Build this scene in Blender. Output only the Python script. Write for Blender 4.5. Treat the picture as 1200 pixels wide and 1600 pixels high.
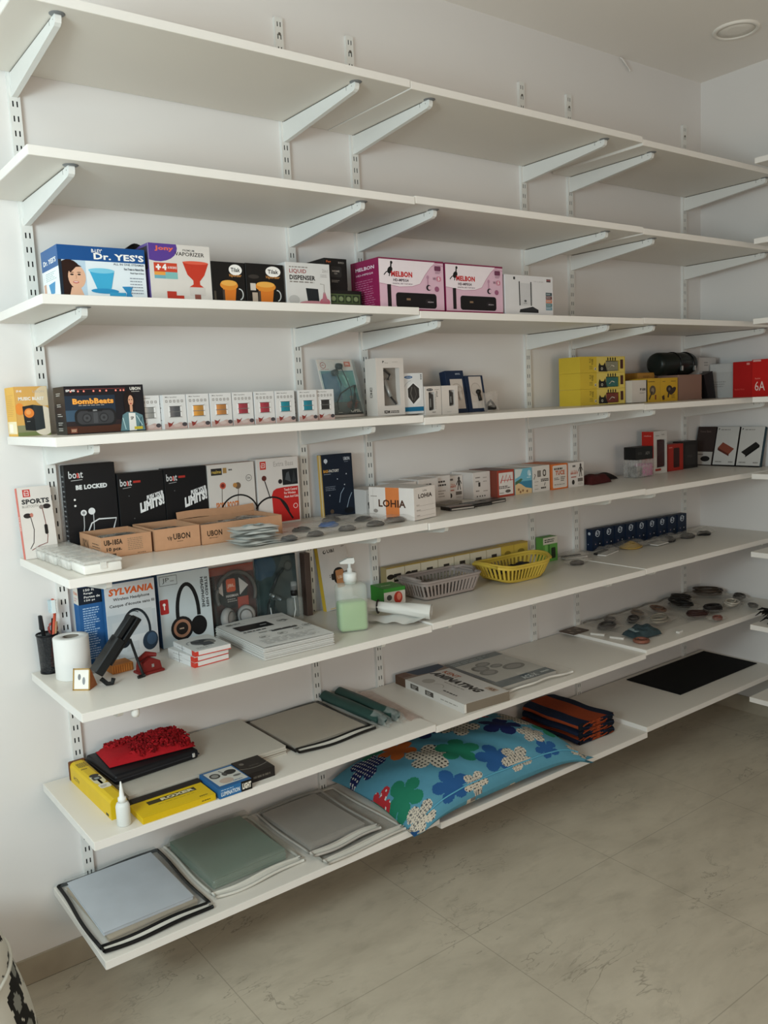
import bpy, bmesh, math, random
from math import sin, cos, pi, radians
from mathutils import Vector, Matrix

for _o in list(bpy.data.objects):
    bpy.data.objects.remove(_o)
SC = bpy.context.scene
COL = SC.collection
random.seed(7)

# ------------------------------------------------------------------ camera
cd = bpy.data.cameras.new('camera')
cam = bpy.data.objects.new('camera', cd); COL.objects.link(cam)
CAM = Vector((-0.1431, -2.2416, 1.4710))
yaw, pitch, roll = 0.64235, -0.12947, -0.04666
fw = Vector((sin(yaw)*cos(pitch), cos(yaw)*cos(pitch), sin(pitch)))
ri = Vector((cos(yaw), -sin(yaw), 0)); up = ri.cross(fw)
r2 = ri*cos(roll) + up*sin(roll); u2 = -ri*sin(roll) + up*cos(roll)
mw = Matrix((( r2.x, u2.x, -fw.x, CAM.x), (r2.y, u2.y, -fw.y, CAM.y), (r2.z, u2.z, -fw.z, CAM.z), (0, 0, 0, 1)))
cam.matrix_world = mw
cd.sensor_fit = 'VERTICAL'; cd.sensor_height = 36; cd.sensor_width = 27
cd.lens = 1328.65/1600*36
cd.clip_start = 0.02
SC.camera = cam

# ------------------------------------------------------------------ view, world, light
SC.view_settings.view_transform = 'Standard'
SC.view_settings.look = 'None'
SC.view_settings.gamma = 1
SC.view_settings.use_curve_mapping = False
SC.view_settings.exposure = 0.06
wd = bpy.data.worlds.new('world'); SC.world = wd; wd.use_nodes = True
wd.node_tree.nodes['Background'].inputs[0].default_value = (0.75, 0.87, 1.0, 1)
wd.node_tree.nodes['Background'].inputs[1].default_value = 0.4

def area(name, loc, target, sx, sy, power, col):
    l = bpy.data.lights.new(name, 'AREA'); l.shape = 'RECTANGLE'; l.size = sx; l.size_y = sy
    l.energy = power; l.color = col
    o = bpy.data.objects.new(name, l); COL.objects.link(o)
    o.location = loc
    o.rotation_euler = (Vector(target)-Vector(loc)).to_track_quat('-Z', 'Y').to_euler()
    return o
# daylight through the side window, plus added cool fill beside it and warm fill behind
area('daylight_window', (-1.03, -1.6, 1.6), (0.8, -0.2, 1.6), 0.6, 0.4, 24, (0.80, 0.97, 1.0))
area('daylight_window_top', (-1.03, -1.3, 2.0), (0.6, -0.6, 1.9), 1.0, 0.55, 9, (0.80, 0.97, 1.0))
area('cool_fill_light', (-1.03, -2.95, 1.25), (0.7, 0, 1.7), 0.9, 1.2, 12, (0.84, 0.97, 1.0))  # added fill, no such source known; brightens the left bay at eye height
area('warm_fill_light', (0.6, -3.6, 1.2), (1.0, -1.5, 2.7), 1.2, 0.8, 20, (1.0, 0.76, 0.56))  # added fill aimed up to lift the ceiling and right side

# ------------------------------------------------------------------ materials
def lin(c):
    return c/12.92 if c <= 0.04045 else ((c+0.055)/1.055)**2.4
def rgb(h):
    h = h.lstrip('#'); h = ''.join(x*2 for x in h) if len(h) == 3 else h
    return tuple(lin(int(h[i:i+2], 16)/255) for i in (0, 2, 4)) + (1.0,)
_mc = {}
def pm(h, rough=0.5, metal=0.0, var=0.06, scale=30.0, bump=0.0, sheen=0.0):
    """procedural surface: a base colour with slight noise variation and optional relief"""
    key = (h, rough, metal, var, scale, bump, sheen)
    if key in _mc: return _mc[key]
    m = bpy.data.materials.new('surface_' + h.strip('#').lower()); m.use_nodes = True
    nt = m.node_tree; b = nt.nodes['Principled BSDF']
    c = rgb(h)
    b.inputs['Roughness'].default_value = rough; b.inputs['Metallic'].default_value = metal
    b.inputs['Specular IOR Level'].default_value = 0.22
    if sheen: b.inputs['Sheen Weight'].default_value = sheen
    tc = nt.nodes.new('ShaderNodeTexCoord'); n = nt.nodes.new('ShaderNodeTexNoise')
    n.inputs['Scale'].default_value = scale; n.inputs['Detail'].default_value = 2
    nt.links.new(tc.outputs['Object'], n.inputs['Vector'])
    mx = nt.nodes.new('ShaderNodeMix'); mx.data_type = 'RGBA'
    mx.inputs[6].default_value = tuple(x*(1-var) for x in c[:3]) + (1,)
    mx.inputs[7].default_value = tuple(min(1, x*(1+var)) for x in c[:3]) + (1,)
    nt.links.new(n.outputs['Fac'], mx.inputs[0]); nt.links.new(mx.outputs[2], b.inputs['Base Color'])
    if bump:
        bp = nt.nodes.new('ShaderNodeBump'); bp.inputs['Strength'].default_value = bump
        bp.inputs['Distance'].default_value = 0.002
        nt.links.new(n.outputs['Fac'], bp.inputs['Height']); nt.links.new(bp.outputs[0], b.inputs['Normal'])
    _mc[key] = m
    return m

def film(h, fac, rough=0.15, bump=0.0, scale=60):
    """clear or tinted plastic film: transparent mixed with a glossy/diffuse skin"""
    key = ('film', h, fac, rough, bump, scale)
    if key in _mc: return _mc[key]
    m = bpy.data.materials.new('plastic_film_' + h.strip('#').lower()); m.use_nodes = True
    nt = m.node_tree; b = nt.nodes['Principled BSDF']; out = nt.nodes['Material Output']
    b.inputs['Base Color'].default_value = rgb(h); b.inputs['Roughness'].default_value = rough
    b.inputs['Specular IOR Level'].default_value = 0.6
    t = nt.nodes.new('ShaderNodeBsdfTransparent'); mix = nt.nodes.new('ShaderNodeMixShader')
    tc = nt.nodes.new('ShaderNodeTexCoord'); n = nt.nodes.new('ShaderNodeTexNoise')
    n.inputs['Scale'].default_value = scale or 1
    nt.links.new(tc.outputs['Object'], n.inputs['Vector'])
    mr = nt.nodes.new('ShaderNodeMapRange'); mr.inputs[1].default_value = 0.3; mr.inputs[2].default_value = 0.7
    mr.inputs[3].default_value = fac*0.7; mr.inputs[4].default_value = min(1, fac*1.3)
    nt.links.new(n.outputs['Fac'], mr.inputs[0])
    if scale: nt.links.new(mr.outputs[0], mix.inputs[0])
    else: mix.inputs[0].default_value = fac
    nt.links.new(t.outputs[0], mix.inputs[1]); nt.links.new(b.outputs[0], mix.inputs[2])
    nt.links.new(mix.outputs[0], out.inputs['Surface'])
    if bump:
        bp = nt.nodes.new('ShaderNodeBump'); bp.inputs['Strength'].default_value = bump
        bp.inputs['Distance'].default_value = 0.004
        nt.links.new(n.outputs['Fac'], bp.inputs['Height']); nt.links.new(bp.outputs[0], b.inputs['Normal'])
    _mc[key] = m
    return m

def floor_material():
    m = bpy.data.materials.new('floor_tiles'); m.use_nodes = True
    nt = m.node_tree; b = nt.nodes['Principled BSDF']; N = nt.nodes.new; Lk = nt.links.new
    tc = N('ShaderNodeTexCoord')
    def noise(sc, det=4, rough=0.55, dist=0.0, src=None):
        n = N('ShaderNodeTexNoise'); n.inputs['Scale'].default_value = sc; n.inputs['Detail'].default_value = det
        n.inputs['Roughness'].default_value = rough; n.inputs['Distortion'].default_value = dist
        Lk(tc.outputs['Object'] if src is None else src, n.inputs['Vector']); return n.outputs['Fac']
    def math_(op, a, bb=None, c=None):
        x = N('ShaderNodeMath'); x.operation = op
        for i, v in enumerate((a, bb, c)):
            if v is None: continue
            if isinstance(v, (int, float)): x.inputs[i].default_value = v
            else: Lk(v, x.inputs[i])
        return x.outputs[0]
    def ramp(v, a, bb, lo=0.0, hi=1.0):
        r = N('ShaderNodeMapRange'); r.inputs[1].default_value = a; r.inputs[2].default_value = bb
        r.inputs[3].default_value = lo; r.inputs[4].default_value = hi; Lk(v, r.inputs[0]); return r.outputs[0]
    def mixc(f, a, bb):
        x = N('ShaderNodeMix'); x.data_type = 'RGBA'; Lk(f, x.inputs[0])
        for i, v in ((6, a), (7, bb)):
            if isinstance(v, str): x.inputs[i].default_value = rgb(v)
            else: Lk(v, x.inputs[i])
        return x.outputs[2]
    # anisotropic mottling
    mp = N('ShaderNodeMapping'); mp.inputs['Rotation'].default_value = (0, 0, 0.35); mp.inputs['Scale'].default_value = (1.0, 2.0, 1)
    Lk(tc.outputs['Object'], mp.inputs[0])
    base = mixc(ramp(noise(2.6, 6, 0.65, 0.4, mp.outputs[0]), 0.3, 0.7), '#b5ab99', '#cbc1ae')
    base = mixc(ramp(noise(9, 5, 0.6, 0.2, mp.outputs[0]), 0.52, 0.8, 0, 0.55), base, '#9c9382')
    # thin wandering veins
    v = noise(3.1, 5, 0.6, 0.5, mp.outputs[0])
    vein = ramp(math_('ABSOLUTE', math_('SUBTRACT', v, 0.5)), 0.0, 0.008, 1.0, 0.0)
    mask = ramp(noise(1.9, 2), 0.51, 0.61)
    base = mixc(math_('MULTIPLY', math_('MULTIPLY', vein, mask), 0.55), base, '#6a6153')
    sx = N('ShaderNodeSeparateXYZ'); Lk(tc.outputs['Object'], sx.inputs[0])
    def line(sock, off):
        f = math_('FRACT', math_('DIVIDE', math_('ADD', sock, off), 0.6047))
        d = math_('MINIMUM', f, math_('SUBTRACT', 1.0, f))
        return ramp(d, 0.0012, 0.0032, 1.0, 0.0)
    g = math_('MAXIMUM', line(sx.outputs[0], -0.70+6.047), line(sx.outputs[1], 0.006+6.047))
    base = mixc(math_('MULTIPLY', g, 0.42), base, '#6d6557')
    Lk(base, b.inputs['Base Color']); b.inputs['Roughness'].default_value = 0.42
    b.inputs['Specular IOR Level'].default_value = 0.35
    return m

# ------------------------------------------------------------------ mesh builder
class MB:
    def __init__(s): s.v = []; s.f = []; s.m = []; s.mats = []; s.sm = []
    def mi(s, mat):
        if mat not in s.mats: s.mats.append(mat)
        return s.mats.index(mat)
    def add(s, vs, fs, mat, smooth=False, T=None):
        b = len(s.v)
        if T is not None: vs = [T @ Vector(v) for v in vs]
        s.v += [tuple(v) for v in vs]; k = s.mi(mat)
        for f in fs:
            s.f.append(tuple(b+i for i in f)); s.m.append(k); s.sm.append(smooth)
    def box(s, x0, y0, z0, x1, y1, z1, mat, T=None, bev=0.0, seg=1):
        if bev:
            bm = bmesh.new(); bmesh.ops.create_cube(bm, size=1)
            for v in bm.verts:
                v.co = Vector(((x0+x1)/2+v.co.x*(x1-x0), (y0+y1)/2+v.co.y*(y1-y0), (z0+z1)/2+v.co.z*(z1-z0)))
            bmesh.ops.bevel(bm, geom=bm.edges[:], offset=bev, segments=seg, profile=0.5, affect='EDGES')
            bm.verts.index_update()
            s.add([v.co for v in bm.verts], [[v.index for v in f.verts] for f in bm.faces], mat, seg > 1, T); bm.free(); return
        s.add([(x0,y0,z0),(x1,y0,z0),(x1,y1,z0),(x0,y1,z0),(x0,y0,z1),(x1,y0,z1),(x1,y1,z1),(x0,y1,z1)],
              [(0,3,2,1),(4,5,6,7),(0,1,5,4),(1,2,6,5),(2,3,7,6),(3,0,4,7)], mat, False, T)
    def prism(s, poly, lo, hi, mat, axis='x', T=None):
        """poly: list of 2-D points in the plane across AXIS"""
        n = len(poly)
        def P(a, k):
            return {'x': (k, a[0], a[1]), 'y': (a[0], k, a[1]), 'z': (a[0], a[1], k)}[axis]
        vs = [P(a, lo) for a in poly] + [P(a, hi) for a in poly]
        fs = [tuple(range(n)), tuple(range(2*n-1, n-1, -1))] + [(i, n+i, n+(i+1) % n, (i+1) % n) for i in range(n)]
        s.add(vs, fs, mat, False, T)
    def tube(s, pts, r, mat, n=8, closed=False, T=None):
        pts = [Vector(p) for p in pts]; vs = []; fs = []; N = len(pts)
        ref = Vector((0, 0, 1))
        for i, p in enumerate(pts):
            a = pts[i-1] if (i or closed) else p; b = pts[(i+1) % N] if (i < N-1 or closed) else p
            t = (b-a); t = t.normalized() if t.length > 1e-9 else Vector((1, 0, 0))
            rf = ref if abs(t.dot(ref)) < 0.95 else Vector((1, 0, 0))
            e1 = t.cross(rf).normalized(); e2 = t.cross(e1)
            rr = r[i] if isinstance(r, (list, tuple)) else r
            for k in range(n):
                an = 2*pi*k/n; vs.append(p+e1*cos(an)*rr+e2*sin(an)*rr)
        M = N if closed else N-1
        for i in range(M):
            for k in range(n):
                j = (i+1) % N; fs.append((i*n+k, i*n+(k+1) % n, j*n+(k+1) % n, j*n+k))
        if not closed: fs += [tuple(range(n)), tuple(range(N*n-1, (N-1)*n-1, -1))]
        s.add(vs, fs, mat, True, T)
    def lathe(s, prof, mat, n=28, T=None, cap=True, sx=1.0, sy=1.0):
        vs = []; fs = []; N = len(prof)
        for r, z in prof:
            for k in range(n):
                a = 2*pi*k/n; vs.append((r*cos(a)*sx, r*sin(a)*sy, z))
        for i in range(N-1):
            for k in range(n):
                fs.append((i*n+k, i*n+(k+1) % n, (i+1)*n+(k+1) % n, (i+1)*n+k))
        if cap: fs += [tuple(range(n-1, -1, -1)), tuple(range((N-1)*n, N*n))]
        s.add(vs, fs, mat, True, T)
    def grid(s, fn, nu, nv, mat, smooth=True, matfn=None, T=None):
        vs = [fn(i/nu, j/nv) for j in range(nv+1) for i in range(nu+1)]
        if T is not None: vs = [T @ Vector(v) for v in vs]
        b = len(s.v); s.v += [tuple(v) for v in vs]
        for j in range(nv):
            for i in range(nu):
                a = b+j*(nu+1)+i
                s.f.append((a, a+1, a+nu+2, a+nu+1)); s.sm.append(smooth)
                s.m.append(s.mi(matfn((i+.5)/nu, (j+.5)/nv) if matfn else mat))
    def build(s, name, parent=None, loc=(0, 0, 0), rot=(0, 0, 0), label=None, cat=None, group=None, kind=None):
        me = bpy.data.meshes.new(name); me.from_pydata(s.v, [], s.f)
        for m in s.mats: me.materials.append(m)
        me.polygons.foreach_set('material_index', s.m); me.polygons.foreach_set('use_smooth', s.sm); me.update()
        o = bpy.data.objects.new(name, me); COL.objects.link(o)
        if parent is not None: o.parent = parent
        o.location = loc; o.rotation_euler = rot
        tag(o, label, cat, group, kind)
        return o
def tag(o, label=None, cat=None, group=None, kind=None):
    if label: o['label'] = label
    if cat: o['category'] = cat
    if group: o['group'] = group
    if kind: o['kind'] = kind
    return o
def empty(name, loc, rot, label, cat, group=None):
    o = bpy.data.objects.new(name, None); COL.objects.link(o); o.empty_display_size = 0.02
    o.location = loc; o.rotation_euler = rot
    return tag(o, label, cat, group)
def copy_tree(o, loc=None, rot=None, label=None):
    c = o.copy(); COL.objects.link(c)
    if loc is not None: c.location = loc
    if rot is not None: c.rotation_euler = rot
    if label: c['label'] = label
    for ch in list(o.children):
        k = ch.copy(); COL.objects.link(k); k.parent = c
        for g in list(ch.children):
            q = g.copy(); COL.objects.link(q); q.parent = k
    return c

# ------------------------------------------------------------------ lettering and print
_tc = {}
def glyphs(s, bold=0.0, shear=0.0):
    k = (s, bold, shear)
    if k not in _tc:
        c = bpy.data.curves.new('lettering', 'FONT'); c.body = s; c.size = 1; c.offset = bold; c.shear = shear
        c.resolution_u = 2; c.space_character = 1.0+bold*1.5
        o = bpy.data.objects.new('lettering', c); COL.objects.link(o)
        bpy.context.view_layer.update()
        me = o.to_mesh()
        vs = [(v.co.x, v.co.y) for v in me.vertices]; fs = [tuple(p.vertices) for p in me.polygons]
        o.to_mesh_clear(); bpy.data.objects.remove(o); bpy.data.curves.remove(c)
        x0 = min(v[0] for v in vs); x1 = max(v[0] for v in vs); y0 = min(v[1] for v in vs); y1 = max(v[1] for v in vs)
        _tc[k] = ([((v[0]-x0)/(x1-x0 or 1), (v[1]-y0)/(y1-y0 or 1)) for v in vs], fs)
    return _tc[k]
INK = {}
def ink(c):
    if isinstance(c, str): return pm(c, 0.42, 0, 0.04)
    return c
class Art:
    """flat print on one face; coordinates are fractions of the face"""
    def __init__(s, mb, O, U, V):
        s.mb = mb; s.O = Vector(O); s.U = Vector(U); s.V = Vector(V); s.N = s.U.cross(s.V).normalized(); s.k = 1
        s.asp = s.U.length/s.V.length; s.hole = None; s.up = 0.0
    def P(s, pts, fs, c):
        off = s.N*(0.00004*s.k); s.k += 1
        s.mb.add([s.O+s.U*u+s.V*(s.up+(1-s.up)*v)+off for u, v in pts], fs, ink(c))
    def r(s, u0, v0, u1, v1, c):
        H = s.hole
        if H and u0 < H[2] and u1 > H[0] and v0 < H[3] and v1 > H[1]:       # leave the window cut-out free
            H_ = s.hole; s.hole = None; k = s.k
            for q in ((u0, v0, min(u1, H[0]), v1), (max(u0, H[2]), v0, u1, v1), (max(u0, H[0]), v0, min(u1, H[2]), min(v1, H[1])), (max(u0, H[0]), max(v0, H[3]), min(u1, H[2]), v1)):
                s.k = k
                if q[2] > q[0] and q[3] > q[1]: s.r(*q, c)
            s.k = k+1; s.hole = H_; return
        s.P([(u0,v0),(u1,v0),(u1,v1),(u0,v1)], [(0,1,2,3)], c)
    def bg(s, c): s.r(.004, .004, .996, .996, c)
    def poly(s, pts, c):
        for ax, lim, sg in ((0, .003, 1), (0, .997, -1), (1, .003, 1), (1, .997, -1)):      # keep the print on its face
            out = []
            for i, q in enumerate(pts):
                p = pts[i-1]; a = sg*(p[ax]-lim); b = sg*(q[ax]-lim)
                if (a < 0) != (b < 0):
                    t = a/(a-b); out.append((p[0]+(q[0]-p[0])*t, p[1]+(q[1]-p[1])*t))
                if b >= 0: out.append(q)
            pts = out
            if len(pts) < 3: return
        s.P(pts, [tuple(range(len(pts)))], c)
    def e(s, cu, cv, ru, rv, c, n=22, rot=0.0):
        a = s.asp; pts = []
        for i in range(n):
            x = ru*cos(2*pi*i/n)*a; y = rv*sin(2*pi*i/n)
            X = x*cos(rot)-y*sin(rot); Y = x*sin(rot)+y*cos(rot); pts.append((cu+X/a, cv+Y))
        s.poly(pts, c)
    def c(s, cu, cv, rv, col, n=22): s.e(cu, cv, rv/s.asp, rv, col, n)
    def rr(s, u0, v0, u1, v1, rad, c):
        ru = rad/s.asp; pts = []
        for cx, cy, a0 in ((u1-ru, v0+rad, -90), (u1-ru, v1-rad, 0), (u0+ru, v1-rad, 90), (u0+ru, v0+rad, 180)):
            for i in range(5):
                t = radians(a0+i*22.5); pts.append((cx+ru*cos(t), cy+rad*sin(t)))
        s.poly(pts, c)
    def line(s, pts, wv, col):
        """stroke; width WV is a fraction of the face height"""
        a = s.asp; n = len(pts); L = []; R = []
        Q = [Vector((p[0]*a, p[1])) for p in pts]
        for i in range(n):
            t = Q[min(i+1, n-1)]-Q[max(i-1, 0)]
            t = t.normalized() if t.length else Vector((1, 0)); nn = Vector((-t.y, t.x))*wv/2
            L.append(((Q[i].x+nn.x)/a, Q[i].y+nn.y)); R.append(((Q[i].x-nn.x)/a, Q[i].y-nn.y))
        s.P(R+L, [(i, i+1, n+i+1, n+i) for i in range(n-1)], col)
    def arc(s, cu, cv, rv, a0, a1, wv, col, n=16, sq=1.0):
        s.line([(cu+rv*cos(radians(a0+(a1-a0)*i/n))/s.asp*sq, cv+rv*sin(radians(a0+(a1-a0)*i/n))) for i in range(n+1)], wv, col)
    def t(s, txt, u0, v0, u1, v1, c, b=0.02, sh=0.0, rot=0):
        g, f = glyphs(txt, b, sh)
        if rot == 0: pts = [(u0+x*(u1-u0), v0+y*(v1-v0)) for x, y in g]
        elif rot == 90: pts = [(u1-y*(u1-u0), v0+x*(v1-v0)) for x, y in g]
        else: pts = [(u0+y*(u1-u0), v1-x*(v1-v0)) for x, y in g]
        s.P(pts, f, c)
    def tq(s, txt, q, c, b=0.02):
        """text fitted to a quadrilateral: bottom-left, bottom-right, top-right, top-left"""
        g, f = glyphs(txt, b); A, B, C_, D_ = [Vector(p) for p in q]
        s.P([tuple(A*(1-x)*(1-y)+B*x*(1-y)+C_*x*y+D_*(1-x)*y) for x, y in g], f, c)
    def bars(s, u0, v0, u1, v1, n, c, fill=0.45, rnd=0.35):
        """rows of small print too fine to read"""
        off = s.N*(0.00004*s.k); s.k += 1; vs = []; fs = []
        R = random.Random(int((u0+v0*7+n)*1000))
        for i in range(n):
            y0 = v1-(v1-v0)*(i+.5)/n; hh = (v1-v0)/n*fill/2; e = u1-(u1-u0)*rnd*R.random()
            x = u0
            while x < e:
                w = min(e-x, (u1-u0)*(0.08+0.12*R.random())); b = len(vs)
                vs += [s.O+s.U*a+s.V*(s.up+(1-s.up)*bb)+off for a, bb in ((x, y0-hh), (x+w, y0-hh), (x+w, y0+hh), (x, y0+hh))]; fs.append((b, b+1, b+2, b+3))
                x += w+(u1-u0)*0.035
        s.mb.add(vs, fs, ink(c))

def faces(mb, w, d, h):
    F = Art(mb, (0, 0, 0), (w, 0, 0), (0, 0, h)); Lf = Art(mb, (0, d, 0), (0, -d, 0), (0, 0, h))
    T = Art(mb, (0, 0, h), (w, 0, 0), (0, d, 0)); R = Art(mb, (w, 0, 0), (0, d, 0), (0, 0, h))
    return F, Lf, T, R
def carton(name, loc, w, d, h, base, label, cat='box', group=None, yaw=0.0, lean=0.0, front=None, left=None, top=None,
           right=None, rough=0.5, bev=0.0012, seam=True, rz=0.0, lift=0.0):
    """closed printed carton; local origin at its front bottom left corner"""
    mb = MB(); mb.box(0, 0, 0, w, d, h, pm(base, rough, 0, 0.03), bev=bev)
    F, Lf, T, R = faces(mb, w, d, h)
    F.up = Lf.up = lift
    if front: front(F)
    if left: left(Lf)
    F.up = Lf.up = 0.0
    if top: top(T)
    if right: right(R)
    if seam and d > 0.03:
        T.line([(0.02, .06), (.98, .06)], 0.012, '#6b665f'); Lf.line([(.1, .03), (.1, .97)], 0.004, '#8a857c')
    o = mb.build(name, None, loc, (-lean, rz, yaw), label, cat, group)
    return o

# ------------------------------------------------------------------ setting
X0, X1, X2, X3 = 0.3805, 1.3810, 2.3807, 3.3586
UP = [0.4770, 1.2293, 1.4780, 2.2280, 2.4814, 3.2223]
Z = {1: (2.3107, 2.3082, 2.3002), 2: (2.0126, 2.0155, 2.0117), 3: (1.7207, 1.7117, 1.7139), 4: (1.4277, 1.4206, 1.4181),
     5: (1.1250, 1.1234, 1.1195), 6: (0.8272, 0.8323, 0.8344), 7: (0.5299, 0.5236, 0.5351), 8: (0.2425, 0.2271, 0.2436)}
ZR = [2.2936, 2.0060, 1.7136, 1.4213, 1.1286, 0.8232, 0.5318, 0.2352]
TH, DEP, XR, YR, ZC = 0.0203, 0.41, 2.9492, -0.4826, 2.7751
wall_m = pm('#e2dfdc', 0.75, 0, 0.015, 3.0); ceil_m = pm('#f0ebe4', 0.8, 0, 0.02, 2.0)
def struct(name, box, mat, bev=0):
    mb = MB(); mb.box(*box, mat, bev=bev); return mb.build(name, kind='structure')
fl = struct('floor', (-1.2, -4.75, -0.08, X3+0.1, 0.1, 0), floor_material())
struct('ceiling', (-1.2, -4.75, ZC, X3+0.1, 0.1, ZC+0.08), ceil_m)
struct('wall_back', (-1.2, 0, 0, X3+0.1, 0.1, ZC), wall_m)
struct('wall_right', (X3, -4.75, 0, X3+0.1, 0, ZC), wall_m)
# left and rear walls with window openings; a second left one added for fill
mb = MB()
mb.box(-1.2, -4.65, 0, -1.1, -3.5, ZC, wall_m); mb.box(-1.2, -2.5, 0, -1.1, -2.25, ZC, wall_m); mb.box(-1.2, -3.5, 2.1, -1.1, -2.5, ZC, wall_m); mb.box(-1.2, -0.85, 0, -1.1, 0, ZC, wall_m)
mb.box(-1.2, -2.25, 2.4, -1.1, -0.85, ZC, wall_m); mb.box(-1.2, -2.25, 0, -1.1, -0.85, 0.5, wall_m)
mb.build('wall_left', kind='structure')
mb = MB()
mb.box(-1.2, -4.75, 0, 0.4, -4.65, ZC, wall_m); mb.box(2.8, -4.75, 0, X3, -4.65, ZC, wall_m)
mb.box(0.4, -4.75, 0, 2.8, -4.65, 0.85, wall_m); mb.box(0.4, -4.75, 2.35, 2.8, -4.65, ZC, wall_m)
mb.build('wall_front', kind='structure')
skm = pm('#a59b89', 0.4, 0, 0.18, 14.0)
mb = MB(); mb.box(-1.1, -0.008, 0, X3, 0, 0.071, skm); mb.box(-1.1, -0.0082, 0, X3, -0.0075, 0.0012, pm('#5f584c', .6))
for k in range(8): mb.box(-1.114+k*0.6047, -0.0084, 0, -1.1128+k*0.6047, -0.007, 0.071, pm('#6f675a', .6))
mb.build('baseboard_back', kind='structure')
mb = MB(); mb.box(X3-0.008, -4.65, 0, X3, -0.008, 0.071, skm)
mb.build('baseboard_right', kind='structure')

# ceiling downlight and the cable hook near the corner
t = empty('ceiling_light', (2.972, -0.392, ZC), (0, 0, 0), 'round flush white ceiling downlight, switched off', 'ceiling light')
mb = MB(); mb.lathe([(0.083, 0), (0.083, -0.004), (0.079, -0.008), (0.068, -0.008), (0.067, -0.003), (0.067, 0)], pm('#ece7de', .45), 40, cap=False); mb.build('trim_ring', t)
mb = MB(); mb.lathe([(0.067, -0.0005), (0.067, -0.004), (0.03, -0.0055), (0.0001, -0.006)], pm('#ebe6dd', .4), 40); mb.build('diffuser', t)
mb = MB(); mb.tube([(2.795, -0.004, 2.772), (2.80, -0.012, 2.765), (2.815, -0.014, 2.752), (2.84, -0.012, 2.738), (2.855, -0.008, 2.731)], 0.0035, pm('#d9d4cf', .6))
mb.build('cable_stub', label='short white cable stub where back wall meets the ceiling', cat='cable')

# ------------------------------------------------------------------ shelving
steel = pm('#e3e3df', 0.4, 0, 0.02); slot_shade = pm('#0d0c0b', 0.9)
ORD = ['topmost', 'second from top', 'third from top', 'fourth from top', 'fifth from top', 'sixth from top', 'seventh from top', 'lowest']
UNAME = ['left end of the left bay', 'right end of the left bay', 'left end of the middle bay', 'right end of the middle bay',
         'left end of the right bay', 'right end of the right bay']
def upright(i, x):
    zt, zb, P = 2.5776, 0.12, 0.0340
    w, dp = 0.026, 0.012
    mb = MB()
    # channel: two side webs and a slotted face with real openings
    mb.box(x-w/2, -dp+0.001, zb, x-w/2+0.0012, 0, zt, steel); mb.box(x+w/2-0.0012, -dp+0.001, zb, x+w/2, 0, zt, steel)
    mb.box(x-w/2+.0012, -dp+0.0022, zb, x+w/2-.0012, -dp+0.0030, zt, slot_shade)  # black backing sheet paints in the shade seen through the slots
    cols = [x-w/2, x-0.0066, x-0.0031, x+0.0031, x+0.0066, x+w/2]; th = 0.0012
    y0, y1 = -dp, -dp+th; z = zt-0.012
    def fb(a, b, c, d): mb.box(a, y0, c, b, y1, d, steel)
    fb(cols[0], cols[5], z, zt)
    while z-P > zb:
        fb(cols[0], cols[1], z-P, z); fb(cols[2], cols[3], z-P, z); fb(cols[4], cols[5], z-P, z)
        for a, b in ((1, 2), (3, 4)): fb(cols[a], cols[b], z-P, z-0.0135)
        z -= P
    fb(cols[0], cols[5], zb, z)
    # wall screw
    mb.lathe([(0.0045, 0), (0.0035, 0.002), (0.0001, 0.0022)], pm('#77736c', .3, .8), 10, T=Matrix.Translation((x, y0, zt-0.045)) @ Matrix.Rotation(pi/2, 4, 'X'))
    mb.build('slotted_upright', label='white twin-slot wall upright at the ' + UNAME[i], cat='wall upright', group='slotted uprights on the back wall')
for i, x in enumerate(UP): upright(i, x)

def bracket_mesh(L):
    mb = MB(); hw = 0.0065
    prof = [(-0.012, 0), (-0.012, -0.055), (-0.03, -0.0545), (-L+0.012, -0.021), (-L+0.003, -0.017), (-L, -0.010), (-L, -0.003), (-L+0.003, 0)]
    mb.prism(prof, -hw, hw, steel, 'x')
    dk = pm('#45433e', 0.7)
    for sx in (-hw-0.0002, hw+0.0002):
        x0, x1 = sorted((sx, sx*0.9))
        mb.box(x0, -L+0.040, -0.011, x1, -L+0.0412, -0.001, dk); mb.box(x0, -L+0.0155, -0.008, x1, -L+0.0175, -0.006, dk)
        mb.box(x0, -L+0.03, -0.0012, x1, -0.02, 0.0, dk)
    return mb
BRK = bracket_mesh(0.378)
pad_m = pm('#77797a', 0.35, 0, 0.1)
first = None
for L in range(1, 9):
    for i, x in enumerate(UP):
        z = Z[L][i//2]-TH-0.0012
        jx = {(3, 1): 0.004, (3, 2): 0.003}.get((L, i), 0)
        lab = 'white steel bracket under the %s shelf, %s' % (ORD[L-1], UNAME[i])
        if first is None:
            first = empty('shelf_bracket', (x, 0, z), (0, 0, 0), lab, 'shelf bracket', 'steel brackets under the back wall shelves')
            BRK.build('arm', first)
            mb = MB(); mb.lathe([(0.0001, -0.0005), (0.0145, -0.0005), (0.016, 0.0005), (0.0165, 0.0010)], pad_m, 22, T=Matrix.Translation((0, -0.372, 0)), cap=False)
            mb.build('rubber_pad', first); o = first
        else: o = copy_tree(first, (x, 0, z), None, lab)
        if L <= 2: [setattr(c, 'scale', (1.0, 1.0, 1.0)) for c in o.children]
boardm = pm('#dfd9cf', 0.32, 0, 0.02, 6.0); edgem = pm('#e8e4de', 0.4, 0, 0.02)
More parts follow.
